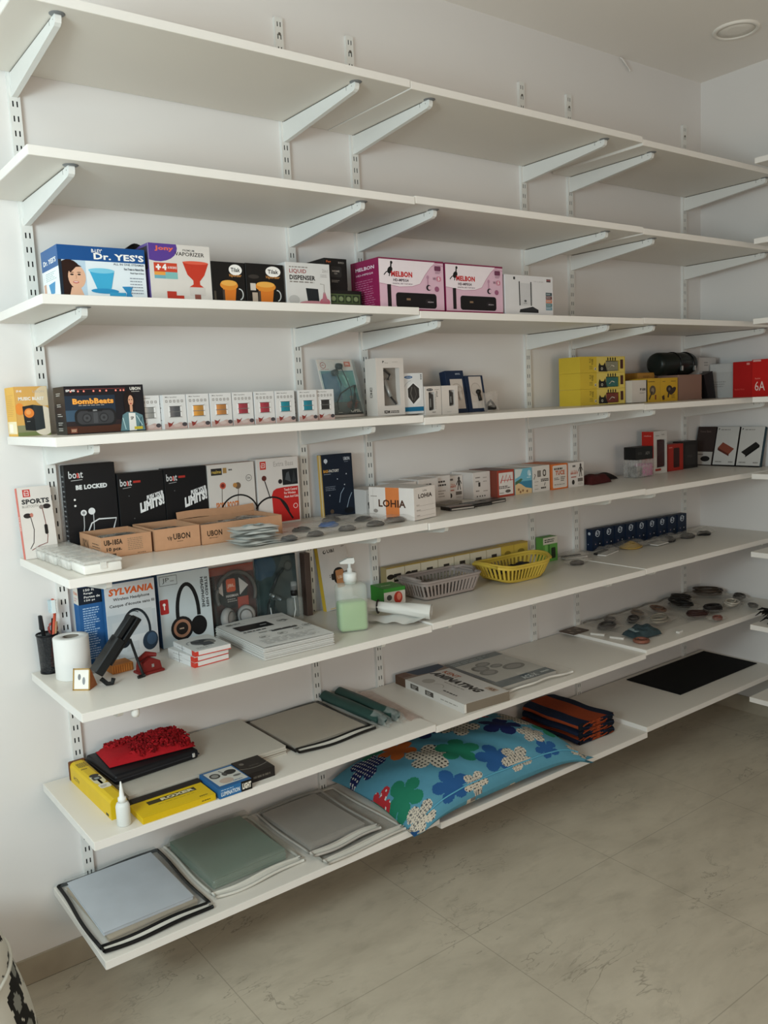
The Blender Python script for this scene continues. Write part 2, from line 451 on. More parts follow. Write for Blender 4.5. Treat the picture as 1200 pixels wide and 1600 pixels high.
def board(x0, x1, y0, y1, z, label):
    mb = MB(); mb.box(x0, y0, z-TH, x1, y1, z, boardm, bev=0.0008)
    mb.box(x0+0.001, y0-0.0006, z-TH+0.0006, x1-0.001, y0+0.0005, z-0.0006, edgem)
    mb.box(x0-0.0006, y0+0.001, z-TH+0.0006, x0+0.0005, y1-0.001, z-0.0006, edgem)
    mb.build('shelf_board', label=label, cat='shelf', group='white shelf boards')
for L in range(1, 9):
    for b, (a, c) in enumerate(((X0, X1), (X1, X2), (X2, X3-0.001))):
        fy = {(8, 1): -0.004, (3, 1): 0.0, (5, 1): -0.003}.get((L, b), 0)
        board(a+0.0012, c-0.0012, -DEP+fy, -0.0125, Z[L][b], '%s white shelf board of the %s bay on the back wall' % (ORD[L-1], ('left', 'middle', 'right')[b]))
    board(XR, X3-0.001, -1.55, YR, ZR[L-1], '%s white shelf board on the right wall, cut off by the frame' % ORD[L-1])

# ================================================================== third shelf: vaporizer, dispenser and receiver boxes
W_, K_ = '#f2f0ec', '#161616'
z3 = Z[3][0]
def face_print(a, cu, cv, r, hair='#2a1712', skin='#dcae92'):
    """a printed portrait: hair, face, eyes, lips, on the art surface; r is a fraction of the face height"""
    q = 1/a.asp
    a.e(cu-r*.42*q, cv+r*.15, r*1.15*q, r*1.5, hair); a.e(cu-r*.85*q, cv-r*1.2, r*.75*q, r*1.4, hair)
    a.poly([(cu-r*.3*q, cv-r*1.0), (cu+r*.45*q, cv-r*.9), (cu+r*.9*q, cv-r*2.2), (cu-r*.6*q, cv-r*2.2)], skin)
    a.e(cu+r*.22*q, cv, r*.76*q, r*1.12, skin); a.poly([(cu-r*.6*q, cv+r*.7), (cu+r*.1*q, cv+r*1.35), (cu+r*.7*q, cv+r*1.0), (cu+r*.2*q, cv+r*.95), (cu-r*.3*q, cv+r*.4)], hair)
    a.e(cu-r*.2*q, cv+r*.22, r*.16*q, r*.08, '#2b2320'); a.e(cu+r*.42*q, cv+r*.24, r*.14*q, r*.08, '#2b2320')
    a.e(cu-r*.2*q, cv+r*.42, r*.2*q, r*.035, '#4a3128'); a.e(cu+r*.42*q, cv+r*.44, r*.18*q, r*.035, '#4a3128')
    a.line([(cu+r*.14*q, cv+r*.2), (cu+r*.18*q, cv-r*.12), (cu+r*.08*q, cv-r*.16)], r*.05, '#b98468')
    a.e(cu+r*.1*q, cv-r*.5, r*.26*q, r*.11, '#b8403f'); a.e(cu+r*.1*q, cv-r*.48, r*.2*q, r*.04, '#f3ece6')
def A(a):
    a.bg('#dfe8ee'); a.r(0, .72, 1, 1, '#1b4f8c'); a.r(.06, .02, .30, .72, '#b9cfe0')
    a.t("B-LEY'", .38, .885, .50, .955, W_); a.t("Dr. YES'S", .40, .755, .985, .885, W_, .035)
    a.t('ALL IN ONE STEAMER', .62, .665, .985, .705, '#23304a', .02)
    face_print(a, .165, .40, .2)
    a.poly([(.33, .56), (.62, .52), (.575, .2), (.415, .17)], '#3fa6cf'); a.e(.475, .54, .15, .05, '#7cc6e0'); a.e(.5, .15, .16, .05, '#2f8fc0')
    a.poly([(.70, .25), (.83, .26), (.80, .13), (.82, .05), (.74, .05), (.75, .13)], '#2d86ba'); a.r(.55, .06, .74, .13, '#3a9ccb')
    a.t('Face Treats to Natural Skin', .74, .575, .975, .62, '#2a3344', .02); a.t('Nasal Vapor & Sinus', .81, .50, .975, .54, '#2a3344', .02)
    a.bars(.80, .1, .975, .45, 6, '#7f8894', .3, .3)
    a.r(0, 0, .035, .72, '#1d2a38')
def AL(a):
    a.bg('#e9eef0'); a.r(0, .60, 1, 1, '#2a5f98'); a.t("Dr. YES'S", .12, .70, .88, .80, W_, .03)
    a.bars(.2, .38, .85, .55, 5, '#8aa', .3); a.poly([(.35, .32), (.75, .34), (.68, .12), (.45, .12)], '#3f8fc0'); a.r(.05, .03, .2, .35, '#cfa58f')
carton('vaporizer_box', (0.4700, -0.250, z3+.0006), 0.203, 0.125, 0.131, '#e6ebee', 'blue and white steamer box printed with a smiling woman and blue cup', front=A, left=AL, lift=.11)
def A(a):
    a.bg('#d9d4ce'); a.e(.14, .93, .32, .25, '#5b3f92');
    a.t('Jony', .10, .86, .40, .955, '#e36b52', .04); a.t('PREMIUM', .55, .885, .74, .92, '#555', .01); a.t('VAPORIZER', .42, .80, .90, .87, '#2c2a28', .012)
    a.r(.07, .38, .44, .66, '#e2a04c'); a.r(.07, .50, .44, .66, '#c8472f'); a.r(.245, .38, .44, .50, '#7fb7b5'); a.r(.07, .38, .245, .44, '#6fa9b8')
    a.t('+', .10, .53, .18, .63, W_, .06); a.t('4', .20, .53, .27, .64, W_, .06); a.t('IN ONE DEVICE', .29, .56, .43, .60, W_)
    a.poly([(.53, .70), (.96, .69), (.88, .47), (.80, .36), (.80, .30), (.86, .25), (.62, .25), (.69, .30), (.69, .37), (.60, .47)], '#c33c2a')
    a.e(.745, .69, .21, .03, '#e0604a'); a.r(.62, .10, .88, .25, '#cfc9c4'); a.r(.70, .02, .80, .12, '#8c5147'); a.r(.25, .03, .40, .16, '#b93a2b'); a.r(.40, .03, .52, .09, '#b93a2b')
def AL(a): a.bg('#6d5a9c'); a.r(.05, .55, .95, .95, '#3f3a44'); a.bars(.15, .1, .85, .5, 7, '#cfc8da', .35)
carton('vaporizer_box', (0.6830, -0.250, z3+.0006), 0.160, 0.115, 0.150, '#d9d4ce', 'white vaporizer box with purple corner and red funnel cup picture', front=A, left=AL, lift=.11)
mb = MB(); mb.grid(lambda u, v: (u*0.07, 0.03+v*0.05, 0.004*sin(u*5)+0.018*sin(pi*u)*(1-v*.3)), 10, 4, pm('#2b2624', .6)); 
mb.build('open_box_flap', None, (0.640, -0.235, z3+0.1335), label='dark curled flap sticking up behind purple cornered vaporizer box', cat='box flap')
def vap(mod):
    def A(a):
        a.bg('#191716'); a.e(.72, .82, .2, .13, W_); a.t('Tilak', .58, .77, .86, .87, '#2b2b2b', .03); a.t('Vaporizer', .52, .635, .90, .72, '#c78a4a', .02, .3)
        a.poly([(.30, .42), (.72, .42), (.66, .02), (.37, .02)], '#d77a2c'); a.e(.50, .45, .27, .12, '#dd8d35'); a.e(.50, .50, .24, .07, '#e9ad52')
        a.arc(.80, .24, .13, -80, 95, .025, '#cfd3d4', 12, .7); a.r(.30, .02, .36, .34, '#4a4038')
        if mod: a.r(.10, .35, .24, .52, '#cfc7be'); a.r(.14, .08, .28, .30, '#b9a999'); a.e(.2, .68, .14, .05, '#3a3531')
        else: a.r(.04, .06, .10, .3, '#4d463c')
    return A
carton('vaporizer_box', (0.8440, -0.250, z3), 0.093, 0.10, 0.117, '#191716', 'black vaporizer box with orange jug, beside white funnel box', front=vap(0), group='black vaporizer boxes', lift=.11)
carton('vaporizer_box', (0.9400, -0.250, z3), 0.112, 0.10, 0.118, '#191716', 'black vaporizer box with orange jug, beside white dispenser box', front=vap(1), group='black vaporizer boxes', lean=0.0, lift=.11)
def A(a):
    a.bg('#d6d5d3'); a.bars(.08, .87, .5, .92, 1, '#8b8580', .5, .1); a.t('LIQUID', .08, .74, .46, .85, '#9a4a4a', .02); a.t('DISPENSER', .08, .60, .66, .71, '#33302f', .04); a.bars(.08, .53, .68, .58, 1, '#8b8580', .6, .1)
    a.poly([(.43, .42), (.71, .41), (.73, .08), (.47, .05)], '#23272a'); a.e(.60, .07, .32, .06, '#c58a93'); a.e(.86, .11, .12, .09, '#c06a7c'); a.poly([(.79, .12), (.93, .12), (.87, .34), (.83, .34)], '#b77583')
    a.line([(.85, .3), (.85, .52), (.76, .53)], .02, '#a9a5a1'); a.e(.16, .14, .12, .11, '#bdbcba'); a.t('2in1', .82, .80, .96, .88, '#b0acaa', .01); a.bars(.78, .68, .96, .76, 2, '#b0acaa')
carton('liquid_dispenser_box', (1.0590, -0.250, z3), 0.140, 0.20, 0.128, '#d6d5d3', 'white box reading liquid dispenser between black vaporizer and black camera boxes', front=A, lift=.11)
def A(a):
    a.bg('#1a1817'); a.t('Fog', .10, .82, .30, .92, '#c4683f', .03); a.t('BIRD', .62, .83, .88, .89, '#8f8982'); a.rr(.25, .35, .75, .72, .06, '#2c2b2a'); a.t('HOME', .34, .53, .66, .59, '#b9b3ab'); a.t('cam', .42, .45, .56, .50, '#8f8a84'); a.bars(.3, .16, .7, .26, 2, '#7d7770')
def A2(a):
    a.bg('#1d1b1a'); a.r(.02, .34, .95, .82, '#51603e')
    for k in range(4): a.r(.05+k*.225, .40, .23+k*.225, .76, '#303b2a'); a.c(.14+k*.225, .58, .12, '#7e8c66')
o = carton('camera_box', (1.1990, -0.240, z3), 0.112, 0.11, 0.062, '#1d1b1a', 'flat black box with green picture strip, under another black box', front=A2, lift=.11)
carton('camera_box', (1.1990, -0.225, z3+0.0625), 0.076, 0.105, 0.088, '#1a1817', 'small black box with orange lettering stacked on a flat black box', front=A, lift=.11)
z3b = Z[3][1]
def mel(o_):
    def A(a):
        a.bg('#d8b3c4'); a.r(0, .96, 1, 1, '#7f2a4b')
        a.poly([(0, .97), (.86, .97), (.80, .88), (.70, .70), (.62, .52), (.50, .46), (.30, .44), (0, .50)], '#eadfe4')
        a.line([(0, .50), (.30, .44), (.50, .46), (.62, .52), (.70, .70), (.80, .88), (.88, .93), (1, .90)], .008, '#a86b85')
        # leaping kangaroo mark
        a.line([(.075, .66), (.11, .72), (.15, .74)], .02, K_); a.e(.165, .76, .035, .075, K_, rot=-.5); a.line([(.18, .82), (.185, .9)], .03, K_); a.e(.19, .91, .018, .03, K_); a.line([(.16, .70), (.15, .64)], .02, K_)
        a.t('MELBON', .18, .635, .50, .745, '#c0282c', .05); a.t('HD-MPEG4', .21, .545, .44, .60, '#4a3a44', .03); a.t('DIGITAL SET TOP BOX', .2, .49, .5, .515, '#6a5562')
        a.rr(.24, .03, .87, .33, .06, '#171416'); a.r(.40, .18, .46, .22, '#8b7058'); a.e(.74, .17, .05, .05, '#262225'); a.t('MELBON', .73, .15, .82, .17, '#cfc6cb')
        a.r(.115, .04, .17, .48, '#1f1a1d'); a.line([(.74, .46), (.74, .66)], .03, '#b98da3'); a.e(.74, .66, .02, .04, '#b98da3'); a.t('Wi', .82, .61, .87, .67, '#8a6478'); a.rr(.88, .59, .95, .69, .03, '#c6778e'); a.t('5', .9, .61, .93, .67, W_)
        a.c(.75, .45, .06, '#2a2127'); a.c(.765, .45, .04, '#d8b3c4'); a.c(.88, .43, .055, '#9a5a78'); a.rr(.85, .80, .95, .90, .02, '#6f3b54'); a.bars(.86, .74, .95, .79, 2, '#8f6a7c')
    return A
def ALm(a): a.bg('#8c2450'); a.t('MELBON', .18, .80, .85, .87, '#e6d3dc', .03); a.t('HD-MPEG4', .2, .70, .8, .74, '#d9b9c8'); a.bars(.15, .08, .88, .62, 12, '#b9718f', .3)
carton('set_top_box_carton', (1.3300, -0.300, z3b+0.0002), 0.240, 0.135, 0.158, '#8c2450', 'pink receiver carton with kangaroo logo, beside black camera box', front=mel(0), left=ALm, group='pink receiver cartons', lift=.11)
carton('set_top_box_carton', (1.5765, -0.300, z3b+0.0002), 0.238, 0.135, 0.157, '#8c2450', 'pink receiver carton with kangaroo logo, beside the router box', front=mel(0), left=ALm, group='pink receiver cartons', lift=.11)
def A(a):
    a.bg('#d7d5d6'); a.r(.17, .88, .21, .95, '#3a3a3a'); a.r(.86, .86, .95, .94, '#5a4a4c'); a.r(.86, .90, .95, .92, '#a05a5a')
    a.rr(.31, .22, .56, .80, .02, '#c7c6c7'); a.line([(.295, .22), (.29, .84)], .034, '#2a2a2c'); a.line([(.53, .22), (.53, .84)], .034, '#2a2a2c')
    a.poly([(.28, .04), (.68, .04), (.68, .12), (.56, .20), (.30, .12)], '#232326'); a.poly([(.30, .12), (.56, .20), (.68, .12), (.45, .09)], '#2f2f33'); a.e(.41, .34, .025, .03, '#55575a'); a.bars(.37, .26, .45, .30, 1, '#77797c')
    for k, c in enumerate(('#3e4c52', '#6b3a35', '#c57a5b', '#4c7579', '#7393a0')): a.r(.84, .50-k*.095, .975, .585-k*.095, c); a.bars(.85, .52-k*.095, .965, .57-k*.095, 1, '#b9c4c6', .4)
    a.t('TP-LINK', .58, .84, .80, .87, '#c2bfc0')
carton('router_box', (1.8235, -0.300, z3b+0.0002), 0.222, 0.10, 0.136, '#d7d5d6', 'white wireless router box with two antennas pictured on it', front=A, lift=.11)

# ================================================================== fourth shelf
z4, z4b, z4c = Z[4]
def A(a):
    a.bg('#d8a55a'); a.r(0, .06, 1, .22, '#8d8a68'); a.r(0, .004, 1, .08, '#77804f'); a.e(.8, .3, .35, .3, '#e6d7c2'); a.e(.9, .8, .3, .2, '#e0c9a5'); a.e(.12, .55, .14, .12, '#e88d3a')
    a.t('SP-40', .06, .885, .22, .93, W_); a.t('UBON', .55, .87, .9, .92, '#c8b8a8', .01); a.t('MUSIC BLAST', .10, .72, .88, .79, '#ece5da', .05)
    a.poly([(.20, .60), (.52, .63), (.55, .10), (.24, .12)], '#232628'); a.poly([(.52, .63), (.82, .60), (.84, .14), (.55, .10)], '#33383a'); a.c(.39, .46, .12, '#3a3230'); a.c(.39, .465, .095, '#e8853a'); a.c(.37, .48, .05, '#f0a35c'); a.bars(.30, .28, .42, .31, 1, '#9a9a96')
def AL(a): a.bg('#e0ac3f'); a.r(.05, .05, .95, .30, '#efe1bb'); a.bars(.15, .4, .85, .85, 12, '#c38f30', .3); a.r(.2, .08, .55, .25, '#fff5dd')
carton('speaker_box', (0.3850, -0.105, z4), 0.0755, 0.088, 0.117, '#dba648', 'yellow orange box with black speaker picture at shelf left end', front=A, left=AL)
def A(a):
    a.bg('#1b1a1f'); a.r(0, .25, .62, .80, '#22303f'); a.r(0, .25, .34, .5, '#3a5266'); a.r(0, .02, 1, .17, '#4a2c21'); a.r(0, .17, 1, .27, '#2b2224')
    for x in (.08, .17, .24, .36, .44, .52, .64, .70, .74): a.c(x, .89, .022, '#e06a5a'); a.c(x, .89, .010, '#f7c7b5')
    a.line([(.02, .93), (.76, .93)], .012, '#7c3a3a'); a.t('SP-45', .02, .885, .13, .93, W_, .03); a.t('UBON', .82, .885, .96, .95, '#e4dfd6', .03); a.bars(.84, .84, .96, .87, 1, '#b9b2aa')
    a.t('BombBeats', .095, .62, .60, .735, '#d9832f', .05); a.t('BombBeats', .09, .625, .595, .74, '#efa649', .03); a.bars(.16, .585, .5, .605, 1, '#c8b9aa', .5, .1)
    a.rr(.10, .16, .62, .52, .14, '#1f2022'); a.rr(.13, .20, .59, .48, .11, '#3a3b3e'); a.poly([(.24, .52), (.47, .52), (.44, .46), (.27, .46)], '#191a1c'); a.t('UBON', .33, .47, .38, .50, '#c9c9c9')
    for x in (.25, .46): a.c(x, .33, .10, '#2a2b2d'); a.c(x, .33, .075, '#46474a'); a.c(x, .33, .03, '#303133')
    a.r(.33, .22, .385, .44, '#4a4b4e'); a.r(.04, .03, .12, .13, '#7a4638'); a.bars(.05, .05, .11, .11, 2, '#e3c3a3')
    # woman in a shiny jacket
    a.e(.80, .64, .072, .24, '#201615'); a.e(.765, .50, .035, .16, '#201615'); a.poly([(.66, .02), (.70, .36), (.76, .42), (.87, .41), (.96, .34), (.985, .02)], '#5f7f86'); a.poly([(.775, .02), (.78, .40), (.865, .39), (.87, .02)], '#e2dfda')
    a.line([(.70, .30), (.73, .05)], .02, '#a8c4c6'); a.line([(.94, .30), (.91, .06)], .025, '#37505a'); a.line([(.88, .34), (.95, .12)], .015, '#b7cfd0'); a.e(.818, .66, .034, .115, '#cf9a7c'); a.e(.80, .68, .008, .01, K_); a.e(.832, .68, .008, .01, K_); a.e(.816, .595, .014, .012, '#a63c3a'); a.r(.80, .42, .835, .55, '#cf9a7c'); a.t('SP', .80, .25, .84, .32, '#333'); a.r(.84, .04, .95, .10, '#c9b23a')
def AL(a):
    a.bg('#201f20')
    for v in (.85, .62, .42, .24, .12): a.bars(.25, v-.05, .75, v+.03, 2, '#b9b6b0', .4)
carton('speaker_box', (0.4560, -0.250, z4), 0.187, 0.082, 0.110, '#1e1c1d', 'wide black speaker box with orange title and woman in shiny jacket', front=A, left=AL)
# nine mini speaker boxes, each with a clear window showing the speaker
def mini(a):
    a.bg('#d3d1cf'); a.t('Mini Speaker', .10, .90, .62, .945, '#57544f', .01)
    for k in range(5):
        u = .10+k*.17; a.rr(u, .77, u+.10, .845, .01, '#8f8a86'); a.r(u+.03, .79, u+.07, .825, '#d3d1cf')
    a.poly([(.0, .0), (1, .0), (1, .13), (.7, .19), (.4, .12), (0, .16)], '#bfa29a'); a.e(.88, .12, .11, .06, '#4b4548'); a.poly([(.14, .20), (.30, .16), (.42, .22), (.30, .09), (.18, .05)], '#8c3a34'); a.e(.55, .10, .16, .05, '#c9b3ac')
    a.rr(.20, .33, .80, .70, .05, '#e9e7e5')
def speaker_mesh(c):
    mb = MB(); m = pm(c, .35, .3); d = pm('#6f6d6a', .5)
    T = Matrix.Translation((0.0295, -0.0004, 0.028))
    # shallow bowed grille of the drum-shaped speaker just behind the window
    mb.grid(lambda u, v: (-0.0155+0.031*u, 0.0002-0.0022*sin(pi*u), 0.0275*v), 12, 4, m, T=T)
    mb.box(-0.0155, -0.0026, 0.0126, 0.0155, -0.0006, 0.0140, d, T=T)
    mb.box(-0.0155, -0.0024, 0.0262, 0.0155, -0.0004, 0.0275, d, T=T); mb.box(-0.0155, -0.0024, 0.0, 0.0155, -0.0004, 0.0013, d, T=T)
    return mb
mx = [(0.6460, .0375), (0.6850, .0590), (0.7455, .0590), (0.8065, .0590), (0.8680, .0590), (0.9300, .0590), (0.9910, .0590), (1.0640, .0590), (1.1240, .0590)]
mc = [('#9a9a97', 'silver'), ('#55565a', 'charcoal grey'), ('#c98f38', 'gold'), ('#bd8040', 'copper orange'), ('#9c2f3d', 'crimson'), ('#a33040', 'crimson'),
      ('#128596', 'teal'), ('#167f92', 'teal'), ('#2b2927', 'black')]
posn = ['half hidden behind wide black box', 'second in the row', 'third in the row', 'fourth in the row', 'left of the two crimson ones', 'right of the two crimson ones',
        'left of the two teal ones', 'right of the two teal ones', 'at the right end']
yr = [-0.245, -0.262, -0.265, -0.268, -0.268, -0.270, -0.272, -0.268, -0.262]
for k, ((x, w), (c, nm)) in enumerate(zip(mx, mc)):
    r = empty('mini_speaker_box', (x-(0.0215 if k == 0 else 0), yr[k], z4), (0, 0, 0), 'small white mini speaker box, %s speaker in window, %s' % (nm, posn[k]), 'box', 'mini speaker boxes on the fourth shelf')
    mb = MB(); mb.box(0, 0, 0, .059, .060, .083, pm('#d3d1cf', .5), bev=0.0008); F, Lf, T, R = faces(mb, .059, .060, .083); mini(F); Lf.bars(.2, .2, .8, .8, 5, '#77736f', .3)
    Lf.k += 1; T.line([(.02, .1), (.98, .1)], .02, '#9b9893'); mb.build('carton', r)
    speaker_mesh(c).build('speaker', r)
    mb = MB(); mb.add([(.0125, -0.0034, .0275), (.0465, -0.0034, .0275), (.0465, -0.0034, .058), (.0125, -0.0034, .058)], [(0, 1, 2, 3)], film('#9a9a9a', .06)); mb.build('window', r)

# blister pack with black neckband earphones, leaning back beside the upright
def slab_pack(name, loc, w, d, h, base, label, cat, front, lean, yaw=0, rz=0.0, group=None, left=None):
    return carton(name, loc, w, d, h, base, label, cat, group, yaw=yaw, lean=lean, front=front, seam=False, left=left, rz=rz)
r = empty('earphone_blister_pack', (1.2700, -0.105, z4+0.001), (-0.32, 0, 0), 'clear blister pack with teal card and black earphones leaning beside the upright', 'earphone pack')
mb = MB(); mb.box(0, 0, 0, .128, .004, .185, pm('#d8d2cc', .5)); a = Art(mb, (0, 0, 0), (.128, 0, 0), (0, 0, .185))
a.bg('#b7c3c0'); a.r(.05, .12, .97, .80, '#2d6f78'); a.poly([(.05, .75), (.45, .80), (.50, .30), (.05, .25)], '#1f4d6d'); a.poly([(.50, .78), (.97, .78), (.95, .40), (.62, .52)], '#4f8f86'); a.poly([(.62, .74), (.80, .66), (.70, .55)], '#7fb3a4')
a.r(0, .81, 1, 1, '#d9d0c8'); a.arc(.15, .90, .05, 0, 360, .012, '#b04c38'); a.t('JBL', .10, .885, .20, .915, '#b04c38'); a.bars(.08, .82, .32, .84, 1, '#b04c38'); a.rr(.76, .87, .94, .96, .01, '#d0582f'); a.t('JBL', .79, .895, .91, .935, '#f3d9cc')
a.r(.02, .04, .98, .26, '#312a2a'); a.e(.72, .2, .15, .07, '#6d4038'); a.bars(.70, .22, .95, .36, 4, '#9c5a4a', .5); a.t('OPSL', .64, .075, .93, .125, '#e8e2da', .04); a.r(0, 0, 1, .04, '#ddd6cf'); a.bars(.28, .07, .42, .09, 1, '#cfc8c0')
mb.build('backing_card', r)
mb = MB(); K = pm('#1d1d1f', .4)
mb.tube([(.075, -.012, .155), (.083, -.014, .120), (.090, -.014, .08), (.085, -.014, .045)], .0016, K); mb.tube([(.055, -.012, .130), (.060, -.014, .10), (.045, -.012, .06)], .0016, K)
mb.lathe([(0.0001, -.009), (.009, -.008), (.010, 0), (.009, .008), (.0001, .009)], K, 14, T=Matrix.Translation((.068, -.012, .158)) @ Matrix.Rotation(pi/2, 4, 'Y'))
mb.lathe([(0.0001, -.009), (.009, -.008), (.010, 0), (.009, .008), (.0001, .009)], K, 14, T=Matrix.Translation((.048, -.012, .138)) @ Matrix.Rotation(pi/2.4, 4, 'Y'))
mb.tube([(.030, -.012, .020), (.032, -.013, .045), (.050, -.013, .07), (.085, -.013, .088), (.108, -.013, .095)], .0024, K); mb.tube([(.108, -.013, .095), (.100, -.013, .06), (.080, -.013, .018)], .005, K)
mb.build('earphones', r)
mb = MB(); mb.box(.004, -.022, .008, .124, -.0005, .178, film('#cfe6e4', .12, .08), bev=.005, seg=2); mb.build('clear_blister', r)

# white window box with neckband cable
def window_box(loc, w, d, h, base, label, win, art, inner, contents, yaw=0, lean=0, left=None, name='accessory_box', group=None, cat='box'):
    """carton with a recess cut into its front: WIN = (u0, v0, u1, v1); contents sit behind a clear pane"""
    r = empty(name, loc, (-lean, 0, yaw), label, cat, group)
    mb = MB(); m = pm(base, .5, 0, .03); u0, v0, u1, v1 = win[0]*w, win[1]*h, win[2]*w, win[3]*h; D = min(d*.6, .02)
    mb.add([(0,0,0),(w,0,0),(w,d,0),(0,d,0),(0,0,h),(w,0,h),(w,d,h),(0,d,h)], [(0,3,2,1),(4,5,6,7),(1,2,6,5),(2,3,7,6),(3,0,4,7)], m)
    mb.add([(0,0,0),(w,0,0),(w,0,h),(0,0,h),(u0,0,v0),(u1,0,v0),(u1,0,v1),(u0,0,v1),(u0,D,v0),(u1,D,v0),(u1,D,v1),(u0,D,v1)],
           [(0,1,5,4),(1,2,6,5),(2,3,7,6),(3,0,4,7),(4,5,9,8),(5,6,10,9),(6,7,11,10),(7,4,8,11)], m)
    mb.add([(u0,D,v0),(u1,D,v0),(u1,D,v1),(u0,D,v1)], [(0,1,2,3)], pm(inner, .5))
    F, Lf, T, R = faces(mb, w, d, h)
    F.hole = win; art(F)
    if left: left(Lf)
    mb.build('carton', r)
    mb = MB(); contents(mb, u0, v0, u1, v1, D); mb.build('contents', r)
    mb = MB(); mb.add([(u0,-0.0004,v0),(u1,-0.0004,v0),(u1,-0.0004,v1),(u0,-0.0004,v1)], [(0,1,2,3)], film('#8a8a8a', .05)); mb.build('window', r)
    return r
def A(a):
    a.t('P', .24, .915, .30, .955, '#3a3632', .05); a.t('Ptron', .32, .905, .44, .93, '#9a9088'); a.bars(.60, .92, .80, .94, 1, '#b5ada5'); a.t('KDM', .24, .035, .44, .09, '#2a2624', .06); a.bars(.47, .035, .80, .085, 2, '#3a3430', .6, .1)
def cont(mb, u0, v0, u1, v1, D):
    mb.tube([(u0+.012, .01, v1-.005), (u0+.030, .008, v1-.02), (u0+.022, .008, v1-.035)], .004, pm('#55504c', .4))
    mb.tube([(u0+.008, .009, v1-.035), (u0+.030, .008, v1-.085)], .006, pm('#9c9994', .3, .4)); mb.tube([(u0+.030, .009, v1-.085), (u0+.052, .010, v0+.004)], .003, pm('#2b2826', .5))
def AL(a): a.bg('#d6cec6'); a.t('KDM-M20', .35, .32, .6, .50, '#5a544e', .02, rot=90)
window_box((1.3900, -0.185, z4), .105, .055, .171, '#d9d1ca', 'tall cream window box with silver cable control inside, right of middle upright', (.26, .17, .84, .83), A, '#8a847c', cont, left=AL)
def A(a):
    a.bg('#e2e3e3'); a.e(.30, .90, .2, .035, '#2a5f94'); a.t('SAMSUNG', .17, .89, .43, .91, W_); a.bars(.88, .83, .96, .97, 3, '#4a4a4a', .6); a.r(0, .06, 1, .17, '#1c6f98')
    a.poly([(.52, .78), (.86, .64), (.88, .36), (.55, .18), (.20, .40), (.18, .64)], '#eceded'); a.poly([(.52, .75), (.80, .62), (.80, .40), (.50, .24), (.26, .42), (.25, .62)], '#3b3836')
    a.line([(.45, .66), (.38, .5), (.48, .34)], .03, '#6d6a66'); a.line([(.58, .66), (.66, .48), (.55, .32)], .03, '#55524f'); a.arc(.5, .5, .32, 100, 200, .008, '#9aa3a8')
carton('phone_accessory_box', (1.5000, -0.170, z4), .082, .045, .1255, '#e2e3e3', 'white accessory box with blue stripe and diamond shaped window', front=A)
def sm(v):
    def A(a):
        if v: a.e(.30, .88, .2, .045, '#262626'); a.t('SAMSUNG', .16, .87, .44, .89, W_); a.bars(.70, .62, .80, .84, 5, '#4a4642', .6); a.t('Adapter', .40, .07, .64, .12, '#4a4642'); a.bars(.62, .20, .68, .75, 9, '#8a847e', .5); a.bars(.60, .86, .9, .9, 1, '#9a948e')
        else: a.bars(.3, .06, .6, .1, 1, '#b8b1aa')
    return A
def cont(mb, u0, v0, u1, v1, D): mb.box(u0+.003, .002, v0+.003, u1-.003, .008, v1-.006, pm('#33302e', .35), bev=.003, seg=2); mb.tube([(u0+.008, .001, v0+.01), (u0+.008, .001, v1-.02)], .0018, pm('#8c8883', .3))
window_box((1.5850, -0.175, z4b), .066, .040, .090, '#dcd3cb', 'small cream adapter box with oval logo and dark window', (.22, .16, .58, .80), sm(1), '#3a3634', cont)
window_box((1.6540, -0.175, z4b), .069, .040, .0905, '#dcd3cb', 'small cream adapter box with dark window, left of navy packs', (.45, .28, .78, .84), sm(0), '#3a3634', cont)
def nv(a, black, top):
    a.bg('#1b2a44'); v1 = .80 if top else .97
    if top: a.t('HOCO.', .55, .90, .82, .94, '#b9c2cf', .03)
    a.r(.20, .10, .88, v1, '#cfc4ba'); a.c(.52, .52*v1/.8 if top else .62, .18, '#b3a79d'); a.c(.52, .52*v1/.8 if top else .62, .16, '#c9beb4')
    a.r(.22, .11, .5, .26, '#d9cfc6')
def navy_pack(x, w, h, black, top, label):
    r = empty('earphone_box', (x, -0.135, z4b), (-0.17, 0, 0), label, 'box', 'navy headset boxes leaning on the fourth shelf')
    mb = MB(); mb.box(0, 0, 0, w, .03, h, pm('#1b2a44', .5), bev=.001); a = Art(mb, (0, 0, 0), (w, 0, 0), (0, 0, h)); nv(a, black, top); mb.build('carton', r)
    mb = MB(); c = pm('#26231f' if black else '#ded9d2', .35); cx = w*.60
    mb.tube([(cx+.004, -.004, h*.30), (cx, -.005, h*.50)], .006, c, 10); mb.lathe([(.0001, -.006), (.008, -.005), (.009, 0), (.007, .005), (.0001, .006)], c, 14, T=Matrix.Translation((cx-.002, -.007, h*.54)) @ Matrix.Rotation(pi/2, 4, 'X'))
    mb.build('headset', r)
navy_pack(1.7260, .080, .142, False, True, 'navy box with white single ear headset, leaning on the wall')
navy_pack(1.8100, .082, .124, True, False, 'navy box with black single ear headset, leaning on the wall')
def pouch_film(mb, w, l, t, m, seed=0, nu=14, nv=18):
    R = random.Random(seed); p = [R.uniform(0, 6) for _ in range(6)]
    def f(sgn):
        def g(u, v):
            e = (sin(pi*u)*sin(pi*v))**.5 if 0 < u < 1 and 0 < v < 1 else 0
            z = t*.5*e*(1+.35*sin(u*9+p[0]+v*3)+.25*sin(v*11+p[1]))
            return (w*(u-.5)+.003*sin(v*7+p[2]), l*(v-.5)+.003*sin(u*6+p[3]), max(0.0004, t*.5+sgn*z))
        return g
    mb.grid(f(1), nu, nv, m); mb.grid(f(-1), nu, nv, m)
